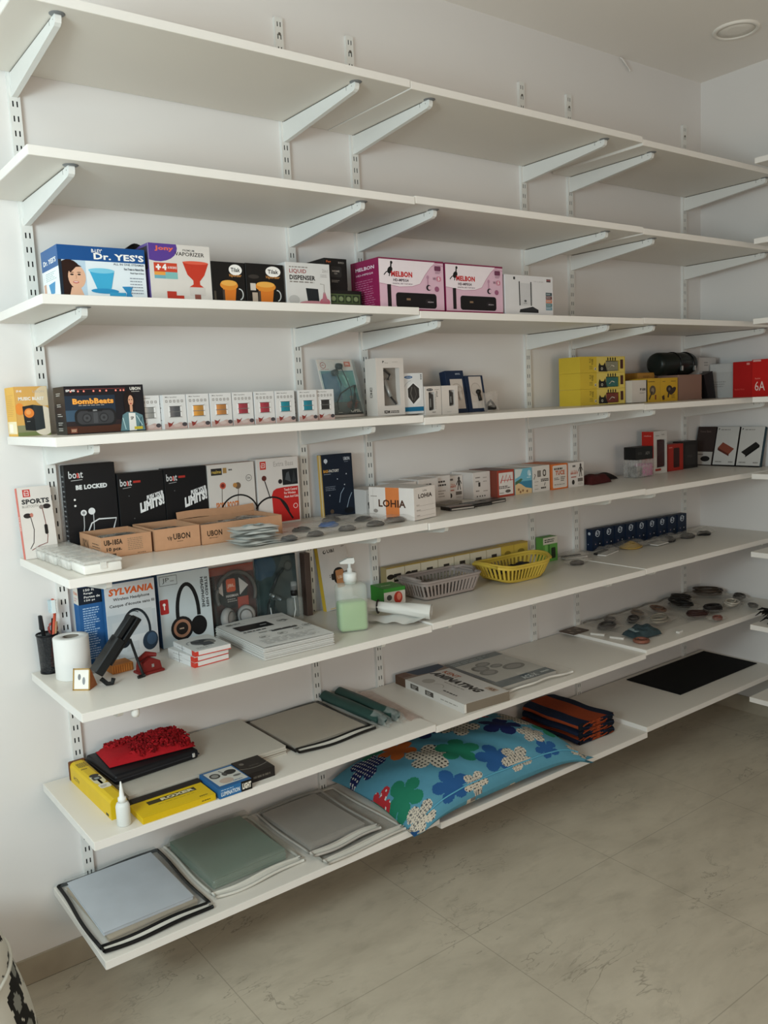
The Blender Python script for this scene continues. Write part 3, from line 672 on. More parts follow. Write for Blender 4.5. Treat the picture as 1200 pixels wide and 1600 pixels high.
r = empty('pouch_with_mount', (1.9050, -0.13, z4b+0.033), (1.42, 0, 0), 'small clear pouch holding a black clip, end of the navy boxes', 'pouch')
mb = MB(); pouch_film(mb, .070, .064, .014, film('#d9cfc6', .28, .12), 3); mb.build('clear_film', r)
mb = MB(); mb.tube([(-.018, -.018, .004), (-.01, -.005, .006), (.0, .002, .008), (.008, -.006, .007), (.016, -.014, .005)], .004, pm('#1e1c1b', .4)); mb.box(-.02, -.030, .001, .022, -.014, .011, pm('#24211f', .4), bev=.004, seg=2); mb.build('black_clip', r)

# yellow window boxes stacked three high, printed with a black cat
def cat_art(a):
    a.bg('#d8bd4a'); a.r(0, 0, .36, 1, '#d3b53a'); a.r(.36, .0, .98, .97, '#dcc566'); a.t('PLUS', .20, .62, .24, .88, '#6b5f25', .02, rot=90); a.t('POWER', .25, .50, .29, .86, '#4f4720', .02, rot=90); a.bars(.2, .2, .3, .45, 3, '#7d7029', .4)
    a.c(.33, .24, .10, '#efe3b8'); a.c(.33, .24, .07, '#2a2622'); a.c(.325, .25, .03, W_)
    a.poly([(.40, .06), (.40, .40), (.42, .62), (.455, .46), (.51, .46), (.55, .66), (.56, .40), (.60, .05)], '#1c1a18'); a.c(.475, .24, .13, '#1c1a18'); a.c(.475, .24, .085, '#e9e2c9'); a.c(.475, .24, .055, '#1c1a18')
    for k in range(4): a.e(.61+k*.055, .84, .014, .11, '#1c1a18')
    a.rr(.89, .22, .955, .80, .03, '#4a2520')
for k, (c, nm) in enumerate((('#7a3527', 'red'), ('#2f6a62', 'teal'), ('#8d8a72', 'grey'))):
    def cont(mb, u0, v0, u1, v1, D, c=c):
        mb.box(u0+.002, .003, v0+.001, u1-.002, .012, v1-.002, pm(c, .4), bev=.002)
        mb.tube([(u0+.02, .001, v0+.012), (u0+.035, .001, v0+.022), (u0+.05, .001, v0+.018)], .0015, pm('#e6dcc8', .5))
    window_box((2.3350, -0.165, z4b+k*.0595), .262, .10, .0590, '#d3b53a', 'yellow cat printed window box, %s, %s item inside' % (('lowest of the stack', 'middle of the stack', 'top of the stack')[k], nm),
               (.565, .08, .87, .74), cat_art, '#6d6436', cont, group='yellow cat boxes stacked on the fourth shelf')
def A(a): a.bg('#d3cbc2'); a.t('P100', .52, .52, .88, .64, '#2f2b28', .06); a.bars(.5, .38, .9, .46, 2, '#8f877f')
carton('charger_box', (2.6050, -0.190, z4b), .098, .09, .085, '#cfc7be', 'small plain white box left of the yellow camera boxes', front=A)
carton('camera_box', (2.7520, -0.110, z4c), .110, .085, .118, '#a87a32', 'ochre box standing behind the two small yellow boxes', front=lambda a: (a.r(.02, .72, .98, .98, '#b3823a'), a.bars(.3, .82, .7, .9, 2, '#6a4c20')))
def A(a, v=0):
    a.bg('#c9a02f'); a.bars(.15, .82, .75, .9, 1, '#5b4720'); a.e(.45, .5, .22, .2, '#5d5240'); a.e(.45, .5, .10, .1, '#8f8068'); a.line([(.42, .45), (.2, .12)], .08, '#3b3128'); a.r(.6, .1, .7, .3, '#7c3b2b')
def B(a):
    a.bg('#cda22c'); a.bars(.1, .82, .35, .88, 1, '#5b4720'); a.bars(.6, .82, .92, .88, 1, '#5b4720'); a.e(.50, .52, .18, .16, '#2b2522'); a.e(.70, .44, .22, .12, '#352c26', rot=.5); a.line([(.5, .5), (.42, .16)], .1, '#2b2522'); a.e(.5, .52, .07, .07, '#6b635a'); a.poly([(.05, .22), (.2, .28), (.22, .08), (.1, .06)], '#4a3524'); a.bars(.62, .12, .9, .3, 3, '#6b5526')
carton('camera_box', (2.6950, -0.190, z4c), .092, .08, .093, '#c9a02f', 'small yellow box with dark gadget, left of the two side by side', front=A)
carton('camera_box', (2.7900, -0.190, z4c), .112, .08, .093, '#cda22c', 'small yellow box with black camera picture, touching plain brown carton', front=B)
carton('carton', (2.9150, -0.185, z4c), .165, .13, .103, '#8f7163', 'plain brown cardboard carton carrying the black cylindrical case')
t = empty('cylindrical_case', (2.8550, -0.115, z4c+0.1035+0.047), (0, 0, 0), 'black cylindrical case lying across boxes on the fourth shelf', 'case')
cm = pm('#1b211e', .3); 
mb = MB(); mb.lathe([(0.0001, 0), (.030, 0), (.042, .006), (.0465, .02), (.0465, .225), (.042, .24), (.030, .246), (0.0001, .246)], cm, 30, T=Matrix.Rotation(pi/2, 4, 'Y')); mb.build('shell', t)
for k, xx in enumerate((.115, .205)):
    mb = MB(); mb.lathe([(.0465, -.005), (.0492, -.004), (.0492, .004), (.0465, .005)], pm('#0f1110', .25), 30, T=Matrix.Translation((xx, 0, 0)) @ Matrix.Rotation(pi/2, 4, 'Y'), cap=False); mb.box(xx-.004, -.055, -.03, xx+.004, -.044, -.01, pm('#8d9190', .3, .5), bev=.001); mb.build('strap', t)
mb = MB(); mb.lathe([(0.0001, .246), (.028, .247), (.020, .25), (0.0001, .25)], pm('#5d6361', .3, .3), 24, T=Matrix.Rotation(pi/2, 4, 'Y')); mb.build('end_cap', t)
def A(a): a.bg('#b9b7b4'); a.r(.2, .12, .86, .66, '#5c5b5a'); a.r(.02, .68, .98, .98, '#c7c5c2'); a.bars(.3, .78, .6, .9, 2, '#8d8b88')
carton('phone_case_box', (3.1600, -0.120, z4c), .130, .08, .176, '#c1bfbc', 'tall white box with grey panel behind the black wedge', front=A)
mb = MB(); mb.prism([(0, 0), (.055, 0), (.030, .115), (-.035, .10)], 0, .03, pm('#1d1b1c', .4), 'y'); mb.build('phone_stand', None, (3.1450, -0.175, z4c), label='black wedge shaped stand in front of the tall white box', cat='stand')
# boxes along the right wall, facing left
def wall_box(name, y, w, h, base, label, art, x=3.225, d=.11, z=z4c, lean=0.0, group=None):
    """stands on the right bay with its front facing the left; y is the end nearer the back wall"""
    return carton(name, (x, y, z), w, d, h, base, label, 'box', group, yaw=-pi/2, lean=lean, front=art, seam=False)
def A(a): a.bg('#b9b8b5'); a.r(.05, .75, .95, .98, '#c4c3c0'); a.bars(.2, .3, .7, .5, 3, '#9b9996')
wall_box('phone_box', -0.125, .110, .145, '#b9b8b5', 'plain pale grey box left of the red phone boxes', A, x=3.235)
def A(a): a.bg('#b3201f'); a.t('Redmi Note', .10, .20, .62, .25, '#d9534a', .01); a.rr(.72, .90, .88, .96, .01, '#d98b84')
def B(a): a.bg('#c42320'); a.t('Redmi', .16, .47, .42, .51, '#e88a80', .01); a.t('6A', .15, .16, .66, .41, '#f0d8d2', .0); a.rr(.05, .94, .45, .99, .01, '#d9a7a2')
wall_box('phone_box', -0.2400, .085, .147, '#b3201f', 'darker red phone box with small pale lettering on fourth shelf', A, x=3.222)
wall_box('phone_box', -0.3265, .085, .152, '#c42320', 'bright red phone box with large white print at the right edge', B, x=3.220)

# ================================================================== fifth shelf
z5, z5b, z5c = Z[5]
def A(a):
    a.bg('#ddd6cf'); a.r(.16, .86, .38, .965, '#c23a33'); a.line([(.21, .945), (.33, .945), (.33, .88), (.21, .88), (.21, .93)], .010, W_); a.t('1+', .24, .895, .31, .925, W_)
    a.t('SPORTS', .10, .76, .92, .83, '#3a3a3b', .05); a.t('BLUETOOTH', .10, .71, .58, .745, '#8c8781', .01)
    a.e(.22, .60, .12, .035, '#2b2626'); a.e(.34, .605, .05, .03, '#c07a6a'); a.e(.82, .71, .12, .035, '#2b2626'); a.e(.66, .705, .07, .03, '#8a7f79')
    a.line([(.30, .59), (.36, .40), (.30, .22), (.18, .14)], .010, '#3a3534'); a.line([(.68, .69), (.72, .50), (.74, .30), (.70, .20), (.45, .17), (.22, .12)], .010, '#7a3f38'); a.rr(.67, .32, .77, .46, .02, '#1f1d1d')
def AL(a): a.bg('#d4695a'); a.t('SPORTS', .25, .4, .75, .6, '#f0cfc6', .03, rot=90)
carton('earphone_box', (0.3840, -0.062, z5+0.0005), .080, .018, .178, '#ddd6cf', 'white sports earphone box with red edge, beside left upright', lean=0.14, front=A, left=AL, seam=False)
def A(a):
    a.bg('#15171a'); a.t('boat', .08, .845, .36, .93, '#d9dadb', .015); a.t('a', .235, .845, .285, .905, '#c8392f', .03); a.line([(.12, .82), (.34, .825)], .006, '#c9c9c9')
    a.t('BE LOCKED', .20, .71, .82, .765, '#e3e5e5', .06); a.c(.16, .60, .012, W_); a.c(.16, .53, .012, W_)
    a.c(.31, .44, .035, '#e6e8e8'); a.c(.47, .45, .04, '#e6e8e8'); a.c(.31, .44, .018, '#8a8c8d'); a.line([(.31, .42), (.30, .28), (.24, .08)], .009, '#c9cccd'); a.line([(.50, .42), (.49, .25), (.42, .04)], .009, '#c9cccd')
    a.line([(.30, .02), (.36, .20), (.45, .31), (.60, .35), (.95, .34), (.88, .22), (.62, .05)], .016, '#dfe2e3')
def AL(a): a.bg('#26282b'); a.bars(.2, .1, .8, .9, 14, '#8f9295', .3)
carton('earphone_box', (0.4990, -0.045, z5), .130, .030, .222, '#15171a', 'tall black box reading BE LOCKED with white neckband earphones', front=A, left=AL)
def A(a):
    a.bg('#141517'); a.t('boat', .05, .82, .30, .92, '#d9dadb', .015); a.t('a', .19, .82, .23, .89, '#c8392f', .03); a.r(.33, .855, .49, .885, '#b5352d'); a.line([(.1, .79), (.28, .8)], .006, '#bbb')
    a.tq('PUSH YOUR', ((.60, .585), (.98, .645), (.975, .72), (.60, .66)), '#e8e9ea', .06); a.tq('LIMITS!', ((.44, .42), (.985, .52), (.98, .66), (.44, .57)), '#eceded', .07)
    for p in ((.22, .68), (.3, .36), (.14, .2), (.62, .22)): a.c(p[0], p[1], .008, '#5d6063')
carton('earphone_box', (0.6310, -0.052, z5), .126, .035, .190, '#141517', 'black box reading PUSH YOUR LIMITS, beside the tall black box', front=A, group='black PUSH YOUR LIMITS boxes')
carton('earphone_box', (0.7590, -0.052, z5), .124, .035, .192, '#141517', 'black box reading PUSH YOUR LIMITS, beside the white orange box', front=A, group='black PUSH YOUR LIMITS boxes')
def A(a):
    a.bg('#d6d1cb'); a.r(.07, .84, .30, .94, '#2b2a2b'); a.t('realme', .09, .865, .28, .915, '#e0c05a', .01); a.r(.32, .86, .40, .94, '#a9854f'); a.bars(.44, .88, .52, .93, 1, '#444')
    a.c(.87, .76, .05, '#57534f'); a.c(.87, .76, .043, '#d6d1cb'); a.t('25h', .83, .745, .90, .775, '#57534f')
    a.c(.30, .68, .05, '#c8604a'); a.c(.30, .68, .03, '#7a2f28'); a.c(.62, .66, .05, '#6d5a48'); a.c(.56, .67, .035, '#b7844a'); a.line([(.28, .64), (.26, .40), (.24, .1)], .010, '#6e665f'); a.line([(.63, .62), (.60, .4), (.5, .1)], .010, '#6e665f')
    a.t('SPORT BOOST!', .13, .33, .62, .44, '#d0793a', .04); a.arc(.62, .20, .32, 20, 165, .024, '#1c1b1b', 16); a.r(.76, .26, .92, .36, '#c79a63'); a.t('OTG-5', .77, .2, .92, .235, '#2c2a28', .03); a.e(.84, .31, .05, .03, '#6a4f2f')
def T_(a): a.bg('#a98a78')
carton('earphone_box', (0.8850, -0.056, z5), .146, .04, .192, '#cfc8c0', 'white box with orange earbuds and black neckband pictured', front=A, top=T_)
def A(a):
    a.bg('#d9d3ce'); a.r(.08, .84, .22, .96, '#c8392f'); a.line([(.11, .93), (.19, .93), (.19, .87), (.11, .87), (.11, .91)], .01, W_); a.t('1+', .13, .885, .17, .915, W_); a.t('Extra Bass', .40, .87, .88, .945, '#b3aca7', .01)
    a.poly([(.34, .03), (.32, .44), (.36, .51), (.44, .54), (.62, .55), (.97, .55), (.97, .03)], '#c12a28'); a.r(.60, .58, .97, .82, '#1e2124'); a.poly([(.66, .66), (.80, .62), (.76, .78), (.70, .76)], '#4d5256'); a.poly([(.82, .6), (.94, .62), (.88, .8)], '#33373a')
    a.t('Touch Control', .62, .49, .94, .53, '#f2d5d0', .03); a.t('For Wireless', .62, .44, .90, .475, '#f2d5d0', .03); a.t('Music And Calls', .62, .385, .96, .42, '#f2d5d0', .03)
    a.c(.16, .71, .04, '#5f2c28'); a.line([(.17, .67), (.24, .50), (.28, .40)], .016, '#2a2423'); a.c(.54, .64, .035, '#2a2526'); a.arc(.30, .12, .30, 10, 150, .026, '#211e1f', 16); a.line([(.52, .38), (.66, .22), (.80, .06)], .030, '#221f20')
    a.c(.88, .25, .04, '#eccac4'); a.c(.88, .25, .03, '#c12a28'); a.r(.06, .1, .2, .2, '#8a5a4a'); a.e(.13, .16, .07, .05, '#4d2c22')
carton('earphone_box', (1.0380, -0.058, z5), .140, .04, .196, '#d9d3ce', 'white and red box reading Touch Control, left of second upright', front=A)
def A(a):
    a.bg('#16202f'); a.c(.14, .90, .035, '#c9ced6'); a.poly([(.09, .91), (.19, .91), (.14, .85)], '#c9ced6'); a.t('UBON', .72, .89, .92, .945, '#c9ced6', .03); a.bars(.74, .86, .92, .875, 1, '#8d96a5')
    a.t('BASS-FACTORY', .05, .715, .55, .76, '#d9d6cf', .03); a.t('BASS', .05, .715, .20, .76, '#e0a23c', .03); a.bars(.06, .68, .3, .70, 1, '#9aa3b1'); a.bars(.08, .42, .42, .5, 3, '#8a93a2', .3)
    for p in ((.48, .60), (.78, .67), (.2, .35), (.7, .5)): a.c(p[0], p[1], .010, '#c9ced6')
    a.line([(.50, .22), (.56, .36), (.68, .45)], .010, '#9fb2c6'); a.line([(.72, .10), (.82, .26), (.92, .36)], .010, '#9fb2c6'); a.e(.80, .08, .16, .05, '#0d1118'); a.c(.24, .09, .035, '#5a4a3c')
def AL(a): a.bg('#c9a45a'); a.r(.5, 0, .7, 1, '#e3d6b4')
carton('earphone_box', (1.2560, -0.070, z5), .114, .022, .192, '#16202f', 'navy blue earphone box with yellow edge, right of second upright', front=A, left=AL, lean=0.03, seam=False)

# four clear hinged plastic cases at the left end
cl = film('#ece9e2', .55, .25, .05, 40); cl2 = film('#e9e6df', .42, .2, .05, 40)
for k, (yy, xx, ln, wh) in enumerate(((-.392, .420, .085, 1), (-.302, .414, .085, 0), (-.212, .411, .082, 0), (-.120, .409, .080, 0))):
    r = empty('plastic_case', (xx, yy, z5+.0003), (0, 0, 0), 'clear flat plastic case, %s' % ('nearest the shelf front, white sheet inside', 'second from the shelf front', 'third from the shelf front', 'farthest from the shelf front')[k], 'plastic case', 'clear plastic cases at the left shelf end')
    dp = .084 if k else .088; w = .086
    mb = MB(); mb.box(0, 0, 0, w, dp, .021, cl if not wh else pm('#e2dfd8', .35), bev=.004, seg=2); mb.build('tray', r)
    mb = MB(); mb.box(.0, -.001, .0215, w+.001, dp, .029, cl2, bev=.003, seg=2); mb.box(w*.42, -.003, .010, w*.58, -.0005, .024, cl); mb.build('lid', r)
# open cardboard trays
card = pm('#b98d6c', .75, 0, .08, 60); cardi = pm('#9f7657', .8, 0, .08, 60)
def open_tray(loc, w, d, h, yaw, label, art, left=None, flap=False):
    r = empty('cardboard_tray', loc, (0, 0, yaw), label, 'cardboard box', 'open brown cardboard trays')
    mb = MB(); t = .0025
    mb.box(0, 0, 0, w, d, t, cardi); mb.box(0, 0, t, w, t, h, card); mb.box(0, d-t, t, w, d, h, card); mb.box(0, t, t, t, d-t, h, card); mb.box(w-t, t, t, w, d-t, h, card)
    F, Lf, T, R = faces(mb, w, d, h); art(F)
    if left: left(Lf)
    mb.build('tray', r)
    if flap:
        mb = MB(); mb.grid(lambda u, v: (w*u, d-.001+v*.004, h+.020*v+.002*sin(u*7)), 8, 4, card); mb.build('back_flap', r)
    return r
def A(a):
    a.t('UB-185A', .06, .60, .42, .86, '#3a2c22', .05); a.t('10 pcs.', .10, .28, .40, .50, '#3a2c22', .05); a.bars(.52, .25, .82, .85, 7, '#8f745c', .5, .0); a.r(.08, .02, .16, .2, '#4a3829'); a.r(.19, .02, .28, .2, '#4a3829'); a.bars(.7, .06, .95, .12, 1, '#4a3829')
def AL(a): a.t('UBON', .1, .2, .42, .75, '#5b4635', .04); a.bars(.6, .3, .95, .7, 3, '#6b5442')
open_tray((.5190, -.218, z5), .126, .158, .052, 0, 'open cardboard tray printed with a part number, beside the clear plastic cases', A, AL)
def A(a):
    a.line([(.28, .60), (.30, .45), (.32, .62), (.35, .42), (.36, .58)], .06, '#33261d'); a.t('UBON', .40, .44, .78, .72, '#33261d', .03); a.bars(.48, .32, .64, .38, 1, '#33261d')
open_tray((.6520, -.224, z5), .119, .160, .055, -.03, 'middle open cardboard tray, black logo on its front', A)
def A(a):
    a.t('UBON', .06, .40, .24, .68, '#33261d', .03); a.bars(.08, .28, .24, .34, 1, '#33261d')
open_tray((.7750, -.232, z5), .235, .157, .053, -.01, 'widest open cardboard tray, partly behind white sachets', A, flap=True)
# contents of the trays: flat sachets
def sachet(loc, w, l, rot, m, label, seed, cat='sachet', group=None, t=.006, name='sachet', content=None):
    r = empty(name, loc, rot, label, cat, group)
    mb = MB(); pouch_film(mb, w, l, t, m, seed, 10, 12); mb.build('film', r)
    if content:
        mb = MB(); content(mb); mb.build('contents', r)
    return r
grey_f = film('#b9b2a8', .6, .2, .3, 50); dk = pm('#3a3734', .5)
def dark_core(w, l):
    def f(mb): mb.box(-w*.36, -l*.36, .0015, w*.36, l*.36, .005, pm('#4b4a49', .5, 0, .3, 90), bev=.0015)
    return f
S_ = 'bagged items lying in the open trays'
for k, (x, y, a, wh) in enumerate(((.585, -.115, 1.4, 0), (.580, -.14, 1.6, 0), (.582, -.165, 1.5, 0), (.710, -.115, 1.5, 1), (.712, -.145, 1.4, 1), (.710, -.172, 1.7, 0), (.84, -.15, .2, 0), (.90, -.15, 1.5, 0), (.955, -.15, .3, 0))):
    tr = ('the leftmost tray', 'the middle tray', 'the widest tray')[k//3]
    pl = (('at the back', 'in the middle', 'at the front'), ('at the back', 'in the middle', 'at the front'), ('at the left', 'in the middle', 'at the right'))[k//3][k % 3]
    sachet((x, y, z5+.036+.0035*(k % 3)), .062, .085, (0, 0, a), film('#d9d5cd', .75, .25, .3, 50) if wh else grey_f, '%s sachet lying in %s, %s' % ('white' if wh else 'grey', tr, pl), k, group=S_, content=None if wh else dark_core(.062, .085))
# pile of white sachets in front of the widest tray
wf = pm('#d7d8d3', .32, 0, .1, 25, .3)
lvl = ['lowest', 'second from bottom', 'third from bottom', 'middle', 'fourth from top', 'third from top', 'second from top', 'topmost']
for k in range(8):
    r = MB(); R = random.Random(k+40); w, l = .115, .075; ph = R.uniform(0, 6)
    r.grid(lambda u, v: (w*(u-.5), l*(v-.5)+.004*sin(u*8+ph), .0025+.0045*sin(pi*u)*sin(pi*v)*(1+.5*sin(u*14+ph))), 16, 10, wf)
    r.grid(lambda u, v: (w*(u-.5), l*(v-.5)+.004*sin(u*8+ph), .0015), 16, 10, wf)
    r.grid(lambda u, v: (w*(u-.5)*.5, l*(v-.5)*.35, .0085+.001*sin(u*14+ph)), 6, 4, pm('#aebfc0' if k % 2 else '#c9c8b8', .5))
    r.build('sachet', None, (.8760+R.uniform(-.008, .012), -.318+R.uniform(-.012, .012), z5+.0005+.0058*k), (R.uniform(-.03, .03), R.uniform(-.04, .04), R.uniform(-.5, .35)), '%s white sachet of the pile in front of the widest tray' % lvl[k], 'sachet', 'white sachets piled on the fifth shelf')
# bagged cables along the shelf front
def coil(cx, cy, r, th, c, n=3, sq=.7, seed=0):
    def f(mb):
        R = random.Random(seed)
        for k in range(n):
            rr_ = r*(1-.12*k); a0 = R.uniform(0, 6); pts = [(cx+rr_*cos(t*2*pi/20+a0)*1.0, cy+rr_*sq*sin(t*2*pi/20+a0), .004+.0025*k+.001*sin(t)) for t in range(20)]
            mb.tube(pts, th, pm(c, .5), 7, closed=True)
        mb.box(cx-r*.25, cy-r*.2, .003, cx+r*.35, cy+r*.15, .012, pm(c, .45), bev=.002)
    return f
cf = film('#d5d0c8', .16, .06, .9, 38)
cb = [(.960, -.352, .10, .055, .2, '#3c3e40', 'grey', 'beside the white sachet pile'), (1.045, -.345, .09, .055, .1, '#34302f', 'dark brown', 'second from the sachet pile'), (1.060, -.250, .085, .065, .2, '#232426', 'black', 'touching the widest tray'),
      (1.160, -.235, .12, .07, -.1, '#2b5a94', 'blue', 'the only blue one'), (1.155, -.335, .12, .06, .05, '#4e4b49', 'slate grey', 'in front of the blue one'), (1.255, -.330, .10, .065, .15, '#3f3a38', 'charcoal', 'near the second upright, shelf front'),
      (1.290, -.225, .12, .07, .2, '#1e1f20', 'black', 'in front of the socket box'), (1.335, -.315, .09, .075, 0, '#57504b', 'brown grey', 'beside the box with orange stripe'), (1.225, -.150, .09, .07, .1, '#2a2b2d', 'black', 'below the navy box')]
for k, (x, y, w, l, a, c, nm, pl) in enumerate(cb):
    sachet((x, y, z5+.0006), w*1.2, l*1.15, (0, 0, a), cf, 'clear bag holding a %s cable, %s' % (nm, pl), 60+k, 'bagged cable', 'bagged cables on the fifth shelf', .018, 'cable_bag', coil(0, 0, min(w, l)*.40, .0028, c, 3, .8, k))
# accessory cartons
def A(a):
    a.bg('#d5cfca')
    for k, u in enumerate((.08, .32, .56, .80)):
        a.e(u+.04, .44, .045, .08, '#2a2522'); a.r(u+.02, .25, u+.06, .42, '#2a2522')
    a.bars(.1, .75, .5, .85, 1, '#a39a93')
carton('socket_box', (1.3700, -.130, z5), .086, .10, .078, '#d1cbc6', 'white box printed with four black plugs, beside the navy box', front=A)
def AL(a):
    a.bg('#d9d2cc'); a.r(.38, 0, .68, 1, '#cf7a44'); a.t('LOHIA', .22, .38, .82, .62, '#4a2e20', .03); a.e(.15, .25, .05, .06, '#8f8780'); a.bars(.05, .68, .2, .75, 1, '#8f8780')
def AF(a):
    a.bg('#d9d2cc'); a.t('Lohia', .42, .86, .60, .92, '#6b625c'); a.t('LOHIA', .20, .66, .84, .80, '#3a2c26', .04)
    for v in (.42, .26, .10): a.r(.1, v, .95, v+.008, '#a39a93'); a.bars(.1, v+.02, .3, v+.06, 1, '#7d756f')
carton('socket_box', (1.3800, -.352, z5b+.0016), .105, .170, .094, '#d9d2cc', 'white box with wide orange stripe near the shelf front', front=AF, left=AL, yaw=.24)
def plain(t_=''):
    def A(a): a.bg('#d3ccc6'); a.bars(.12, .6, .88, .85, 2, '#3a3431', .5); a.bars(.15, .2, .7, .5, 3, '#9b938c')
    return A
carton('socket_box', (1.5060, -.110, z5b), .082, .10, .086, '#d0c9c3', 'white box behind the orange striped box, black print at its top', front=plain())
carton('socket_box', (1.5920, -.115, z5b), .084, .105, .090, '#d4cdc7', 'white box with bold black marks, right of box behind orange striped one', front=plain())
carton('socket_box', (1.6780, -.098, z5b), .066, .085, .092, '#d4cdc7', 'white box standing left of the robot printed one nearest orange stripe', front=plain())
def man(b=0):
    def A(a):
        a.bg('#d6cfc9'); a.bars(.25, .80, .50, .90, 1, '#3a3431', .8); a.t('ULTRA', .15, .60, .55, .68, '#c58a76', .02); a.t('BRIGHT', .12, .52, .62, .60, '#b5573d', .05); a.bars(.15, .38, .50, .44, 1, '#a8472f', .8, 0)
        a.e(.78, .86, .06, .08, '#3a3431'); a.r(.72, .58, .84, .80, '#4a433e'); a.line([(.72, .78), (.62, .62)], .035, '#3a3431'); a.line([(.84, .78), (.92, .64)], .035, '#3a3431'); a.line([(.74, .58), (.70, .40)], .04, '#3a3431'); a.line([(.82, .58), (.86, .40)], .04, '#3a3431')
        a.e(.28, .20, .09, .1, '#2d2724'); a.r(.58, .20, .92, .34, '#6d655e'); a.bars(.60, .06, .95, .16, 2, '#9b938c')
    return A
carton('bulb_box', (1.7480, -.068, z5b), .080, .065, .084, '#d6cfc9', 'white bulb box with small robot figure, left of plain lettered box', front=man())
def A(a):
    a.bg('#d5cec8'); a.r(.30, .46, .42, .62, '#3a3431')
    for v in (.80, .66, .30): a.bars(.15, v-.03, .45, v+.03, 1, '#6b635c', .7); a.bars(.58, v-.05, .85, v+.01, 1, '#8f877f', .5)
    for u in (.22, .38, .52, .66): a.c(u, .10, .03, '#4a433d')
carton('bulb_box', (1.8300, -.118, z5b), .080, .110, .092, '#d5cec8', 'white bulb box with lines of print, left of red bordered box', front=A)
def A(a):
    a.bg('#a3402f'); a.r(.09, .08, .93, .90, '#d8d1cb'); a.line([(.2, .52), (.35, .80), (.42, .54), (.55, .82), (.60, .54), (.76, .78), (.8, .58)], .05, '#b8352c'); a.line([(.25, .62), (.95, .60)], .02, '#b8352c'); a.bars(.10, .30, .85, .42, 2, '#4a4340', .6); a.e(.62, .2, .16, .06, '#5a524d'); a.bars(.12, .12, .4, .18, 1, '#6b635c')
carton('bulb_box', (1.9130, -.150, z5b), .082, .142, .093, '#7a3b2e', 'red bordered bulb box with scribbled M, left of beach picture box', front=A, top=lambda a: a.bg('#5a3428'))
def A(a):
    a.bg('#6fb0c4'); a.r(0, .0, 1, .50, '#3f7f9b'); a.poly([(0, 0), (1, 0), (1, .18), (.62, .25), (.35, .40), (0, .50)], '#d8b98a'); a.poly([(0, .50), (.35, .62), (.45, .58), (.32, .48), (0, .38)], '#4a6a4f'); a.poly([(0, 1), (0, .62), (.30, .72), (.45, .97)], '#cfd5cf'); a.e(.84, .8, .1, .12, '#b9d5dc')
    for p in ((.2, .2), (.45, .14), (.3, .1), (.7, .1)): a.c(p[0], p[1], .05, '#8f6a4a')
    a.poly([(.84, .68), (.95, .70), (.90, .82)], '#e3eef0'); a.bars(.70, .60, .95, .66, 1, '#dfeef2')
carton('bulb_box', (2.0000, -.150, z5b), .084, .142, .091, '#9fb6b4', 'box printed with a blue beach scene among white boxes', front=A, top=lambda a: a.bg('#c9c4bc'))
def A(a):
    a.bg('#d3ccc4'); a.r(.26, .58, .46, .82, '#4a3f36'); a.r(.31, .60, .33, .80, '#d3ccc4'); a.r(.39, .60, .41, .80, '#d3ccc4'); a.rr(.58, .58, .78, .84, .08, '#4a3f36'); a.rr(.63, .63, .73, .79, .05, '#d3ccc4')
    a.line([(.04, .50), (.14, .66), (.08, .70)], .03, '#3a332c'); a.bars(.46, .38, .98, .50, 2, '#3a332c', .7); a.line([(.72, .34), (.66, .22)], .03, '#3a332c'); a.bars(.46, .10, .8, .18, 1, '#3a332c', .8)
    for v in (.40, .26, .12): a.bars(.08, v-.02, .34, v+.02, 1, '#8d857c', .5)
carton('bulb_box', (2.0890, -.152, z5b), .086, .144, .093, '#d3ccc4', 'white box with two square dark letters, left of orange edged box', front=A)
def A(a):
    a.bg('#cf6f34'); a.rr(.06, .06, .94, .94, .05, '#d9d0c7'); a.rr(.10, .10, .90, .90, .04, '#cfc6bc'); a.t('TUCE', .22, .56, .80, .74, '#b85a30', .05); a.bars(.15, .76, .85, .85, 1, '#4a3f36', .8)
    a.bars(.14, .36, .5, .48, 2, '#4a3f36'); a.bars(.55, .3, .85, .5, 3, '#4a3f36', .5); a.bars(.14, .16, .85, .22, 1, '#7d746a')
carton('bulb_box', (2.1800, -.158, z5b), .086, .150, .093, '#c56a34', 'orange edged box with bold orange title between two white boxes', front=A, left=lambda a: a.bg('#c8692f'))
carton('bulb_box', (2.2720, -.158, z5b), .084, .150, .091, '#d6cfc9', 'white bulb box with robot figure at the row right end', front=man(1))
# flat phone packs lying in front of the bulb boxes
for k, (x, y, c, nm) in enumerate(((1.585, -.275, '#2b2622', 'dark striped'), (1.675, -.270, '#201d1c', 'black'), (1.760, -.260, '#34302d', 'charcoal'), (1.640, -.190, '#8e867d', 'pale grey'))):
    mb = MB(); mb.box(0, 0, 0, .095, .055, .011, pm(c, .35), bev=.001); T = Art(mb, (0, 0, .011), (.095, 0, 0), (0, .055, 0)); F = Art(mb, (0, 0, 0), (.095, 0, 0), (0, 0, .011))
    T.r(.06, .1, .94, .3, '#9a6f66' if k == 0 else '#6a655f'); T.r(.06, .5, .94, .62, '#d0c8c0' if k == 0 else '#4b4743'); F.r(.05, .2, .95, .6, '#a59c93' if k != 1 else '#3a3633')
    mb.build('flat_phone_pack', None, (x, y, z5b+.0004), (0, 0, .12*(k-1)), 'flat %s phone accessory pack lying before the bulb boxes' % nm, 'phone pack', 'flat packs lying before the bulb boxes')
mb = MB()
def f(u, v):
    x = (u-.5)*.155; y = (v-.5)*.10; e = max(0, 1-abs(2*u-1)**3)*max(0, 1-abs(2*v-1)**3)
    return (x+.008*sin(v*5), y, .001+.034*e**.6*(1+.18*sin(u*9)+.15*sin(v*7+1)))
